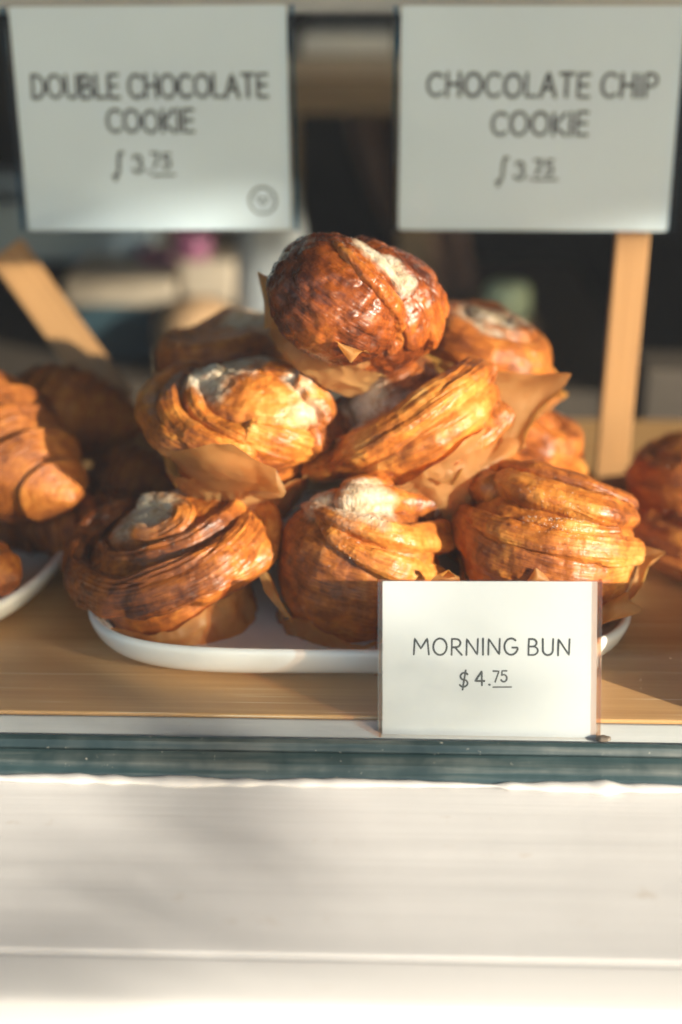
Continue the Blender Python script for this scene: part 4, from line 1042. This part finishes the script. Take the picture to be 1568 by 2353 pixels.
tag(ob_, 'sunlit flat wooden stick leaning over the croissants at far left', 'stick')

# small things on the glass and lip
rnd = random.Random(4)
mb = MB()
for k_ in range(160):
    x = rnd.uniform(-0.16, 0.16); z = 0.17 * rnd.random() ** 1.5; r = rnd.choice((0.0001, 0.00012, 0.00014, 0.0002)); n = 7
    mb.add([(x + r * math.cos(2 * math.pi * i / n), 0.0 + 0.0062, z + r * rnd.uniform(.8, 1.2) * math.sin(2 * math.pi * i / n)) for i in range(n)], [tuple(range(n))])
o = link('dust_specks', mesh('dust_specks', mb.V, mb.F), M['beige'], win); o['kind'] = 'stuff'
import bmesh
def crumb(loc, r, mat, label, seed):
    b = bmesh.new(); bmesh.ops.create_icosphere(b, subdivisions=3, radius=r)
    P = np.array([v.co for v in b.verts]); d = fbm(P / r * 1.4, 3, seed)
    for v, k in zip(b.verts, d): v.co = v.co * (1 + 0.5 * k); v.co.z *= 0.6; v.co.x *= 1.4
    me = bpy.data.meshes.new('crumb'); b.to_mesh(me); b.free()
    o = link('crumb', me, M[mat], smooth=True); o.location = loc
    return tag(o, label, 'crumb')
crumb(pix(1388, 1698, 0.5625), 0.0022, 'pebble', 'brown crumb on the white lip by the right foot of the small card', 3)

# ------------------------------------------------------------------ unseen tree added in the low sun, its crown cut to the wanted shade
r_ax = Vector((-SUN.y, SUN.x, 0)).normalized(); u_ax = SUN.cross(-r_ax).normalized()
if u_ax.z < 0: u_ax = -u_ax
def sunpt(r, u, t): return r_ax * r + u_ax * u + SUN * t
def shade(r, u):
    """True where leaves are put to cast the wanted shade through the window (sun-perpendicular coordinates, metres)"""
    if u > TREE_TOP(r) or (r < 0.488 and u > 0.128): return True
    for (a, b, wd) in TWIG:
        pa, pb = np.array(a), np.array(b); p = np.array((r, u)); d = pb - pa
        tt = np.clip(np.dot(p - pa, d) / np.dot(d, d), 0, 1)
        if np.linalg.norm(p - pa - d * tt) < wd: return True
    return False
def TREE_TOP(r): return float(np.interp(r, [0.59, 0.605, 0.65, 0.665, 0.68, 0.75, 0.78], [0.265, 0.308, 0.298, 0.24, 0.195, 0.195, 0.24]))
TWIG = [((0.464, 0.090), (0.38, 0.120), 0.019), ((0.425, 0.080), (0.37, 0.060), 0.009), ((0.37, 0.060), (0.28, 0.066), 0.008), ((0.28, 0.066), (0.16, 0.13), 0.012)]  # leaf bands laid where soft shade should fall on counter and sill
rn = np.random.default_rng(9)
mb = MB(); cnt = 0
while cnt < 7000:
    far = rn.random() < 0.35
    r = rn.uniform(-0.9, 2.4); u = rn.uniform(0.03, 1.6)
    if not far: r = rn.uniform(0.05, 1.1); u = rn.uniform(0.03, 0.65)
    if not shade(r, u) : continue
    wdt = 0.018 if u < 0.13 else (0.030 if not far else 0.045)
    if u > 0.13 and not all(shade(r + a, u + b) for a in (-0.02, 0.022) for b in (-0.024, 0.0)): continue
    t = 3.6 + rn.normal(0, 0.35 if u > 0.3 else 0.06)
    c = sunpt(r, u, t); L = wdt * rn.uniform(0.7, 1.3)
    q = rn.normal(size=3); q /= np.linalg.norm(q); p = np.cross(q, rn.normal(size=3)); p /= np.linalg.norm(p); q2 = np.cross(p, q)
    c = np.array(c)
    mb.add([c - p * L, c + q2 * L * .42 - p * L * .2, c + q2 * L * .32 + p * L * .5, c + p * L, c - q2 * L * .32 + p * L * .5, c - q2 * L * .42 - p * L * .2], [(0, 1, 2, 3, 4, 5)])
    cnt += 1
for _ in range(26):                                          # extra leaves added to half shade the small card
    c = np.array(sunpt(rn.uniform(0.455, 0.525), rn.uniform(0.07, 0.14), 3.6 + rn.normal(0, 0.06))); L = 0.016 * rn.uniform(0.7, 1.3)
    q = rn.normal(size=3); q /= np.linalg.norm(q); p = np.cross(q, rn.normal(size=3)); p /= np.linalg.norm(p); q2 = np.cross(p, q)
    mb.add([c - p * L, c + q2 * L * .42 - p * L * .2, c + q2 * L * .32 + p * L * .5, c + p * L, c - q2 * L * .32 + p * L * .5, c - q2 * L * .42 - p * L * .2], [(0, 1, 2, 3, 4, 5)])
M['leaf'] = simple('tree_leaf', (0.06, 0.10, 0.03), 0.6, 0.3, 3); M['bark'] = simple('tree_bark', (0.09, 0.065, 0.045), 0.9, 0.3, 8)
base = sunpt(1.9, 0.0, 3.6); base.z = -0.98
tr = empty('added_tree', base); tag(tr, 'unseen leafy tree added towards the low sun, crown shaped for its shade', 'tree')
o = link('crown', mesh('crown', [np.array(v) - np.array(base) for v in mb.V], mb.F), M['leaf'], tr)
top = sunpt(1.5, 1.1, 3.6) - base
n, m = 30, 16; V = np.zeros((n, m, 3))
for i in range(n):
    t = i / (n - 1)
    for j in range(m):
        a = 2 * math.pi * j / m; rr = 0.11 * (1 - 0.6 * t)
        V[i, j] = (top.x * t ** 1.4 + rr * math.cos(a), top.y * t ** 1.4 + rr * math.sin(a), top.z * t)
link('trunk', grid('trunk', V, wrap=True), M['bark'], tr)
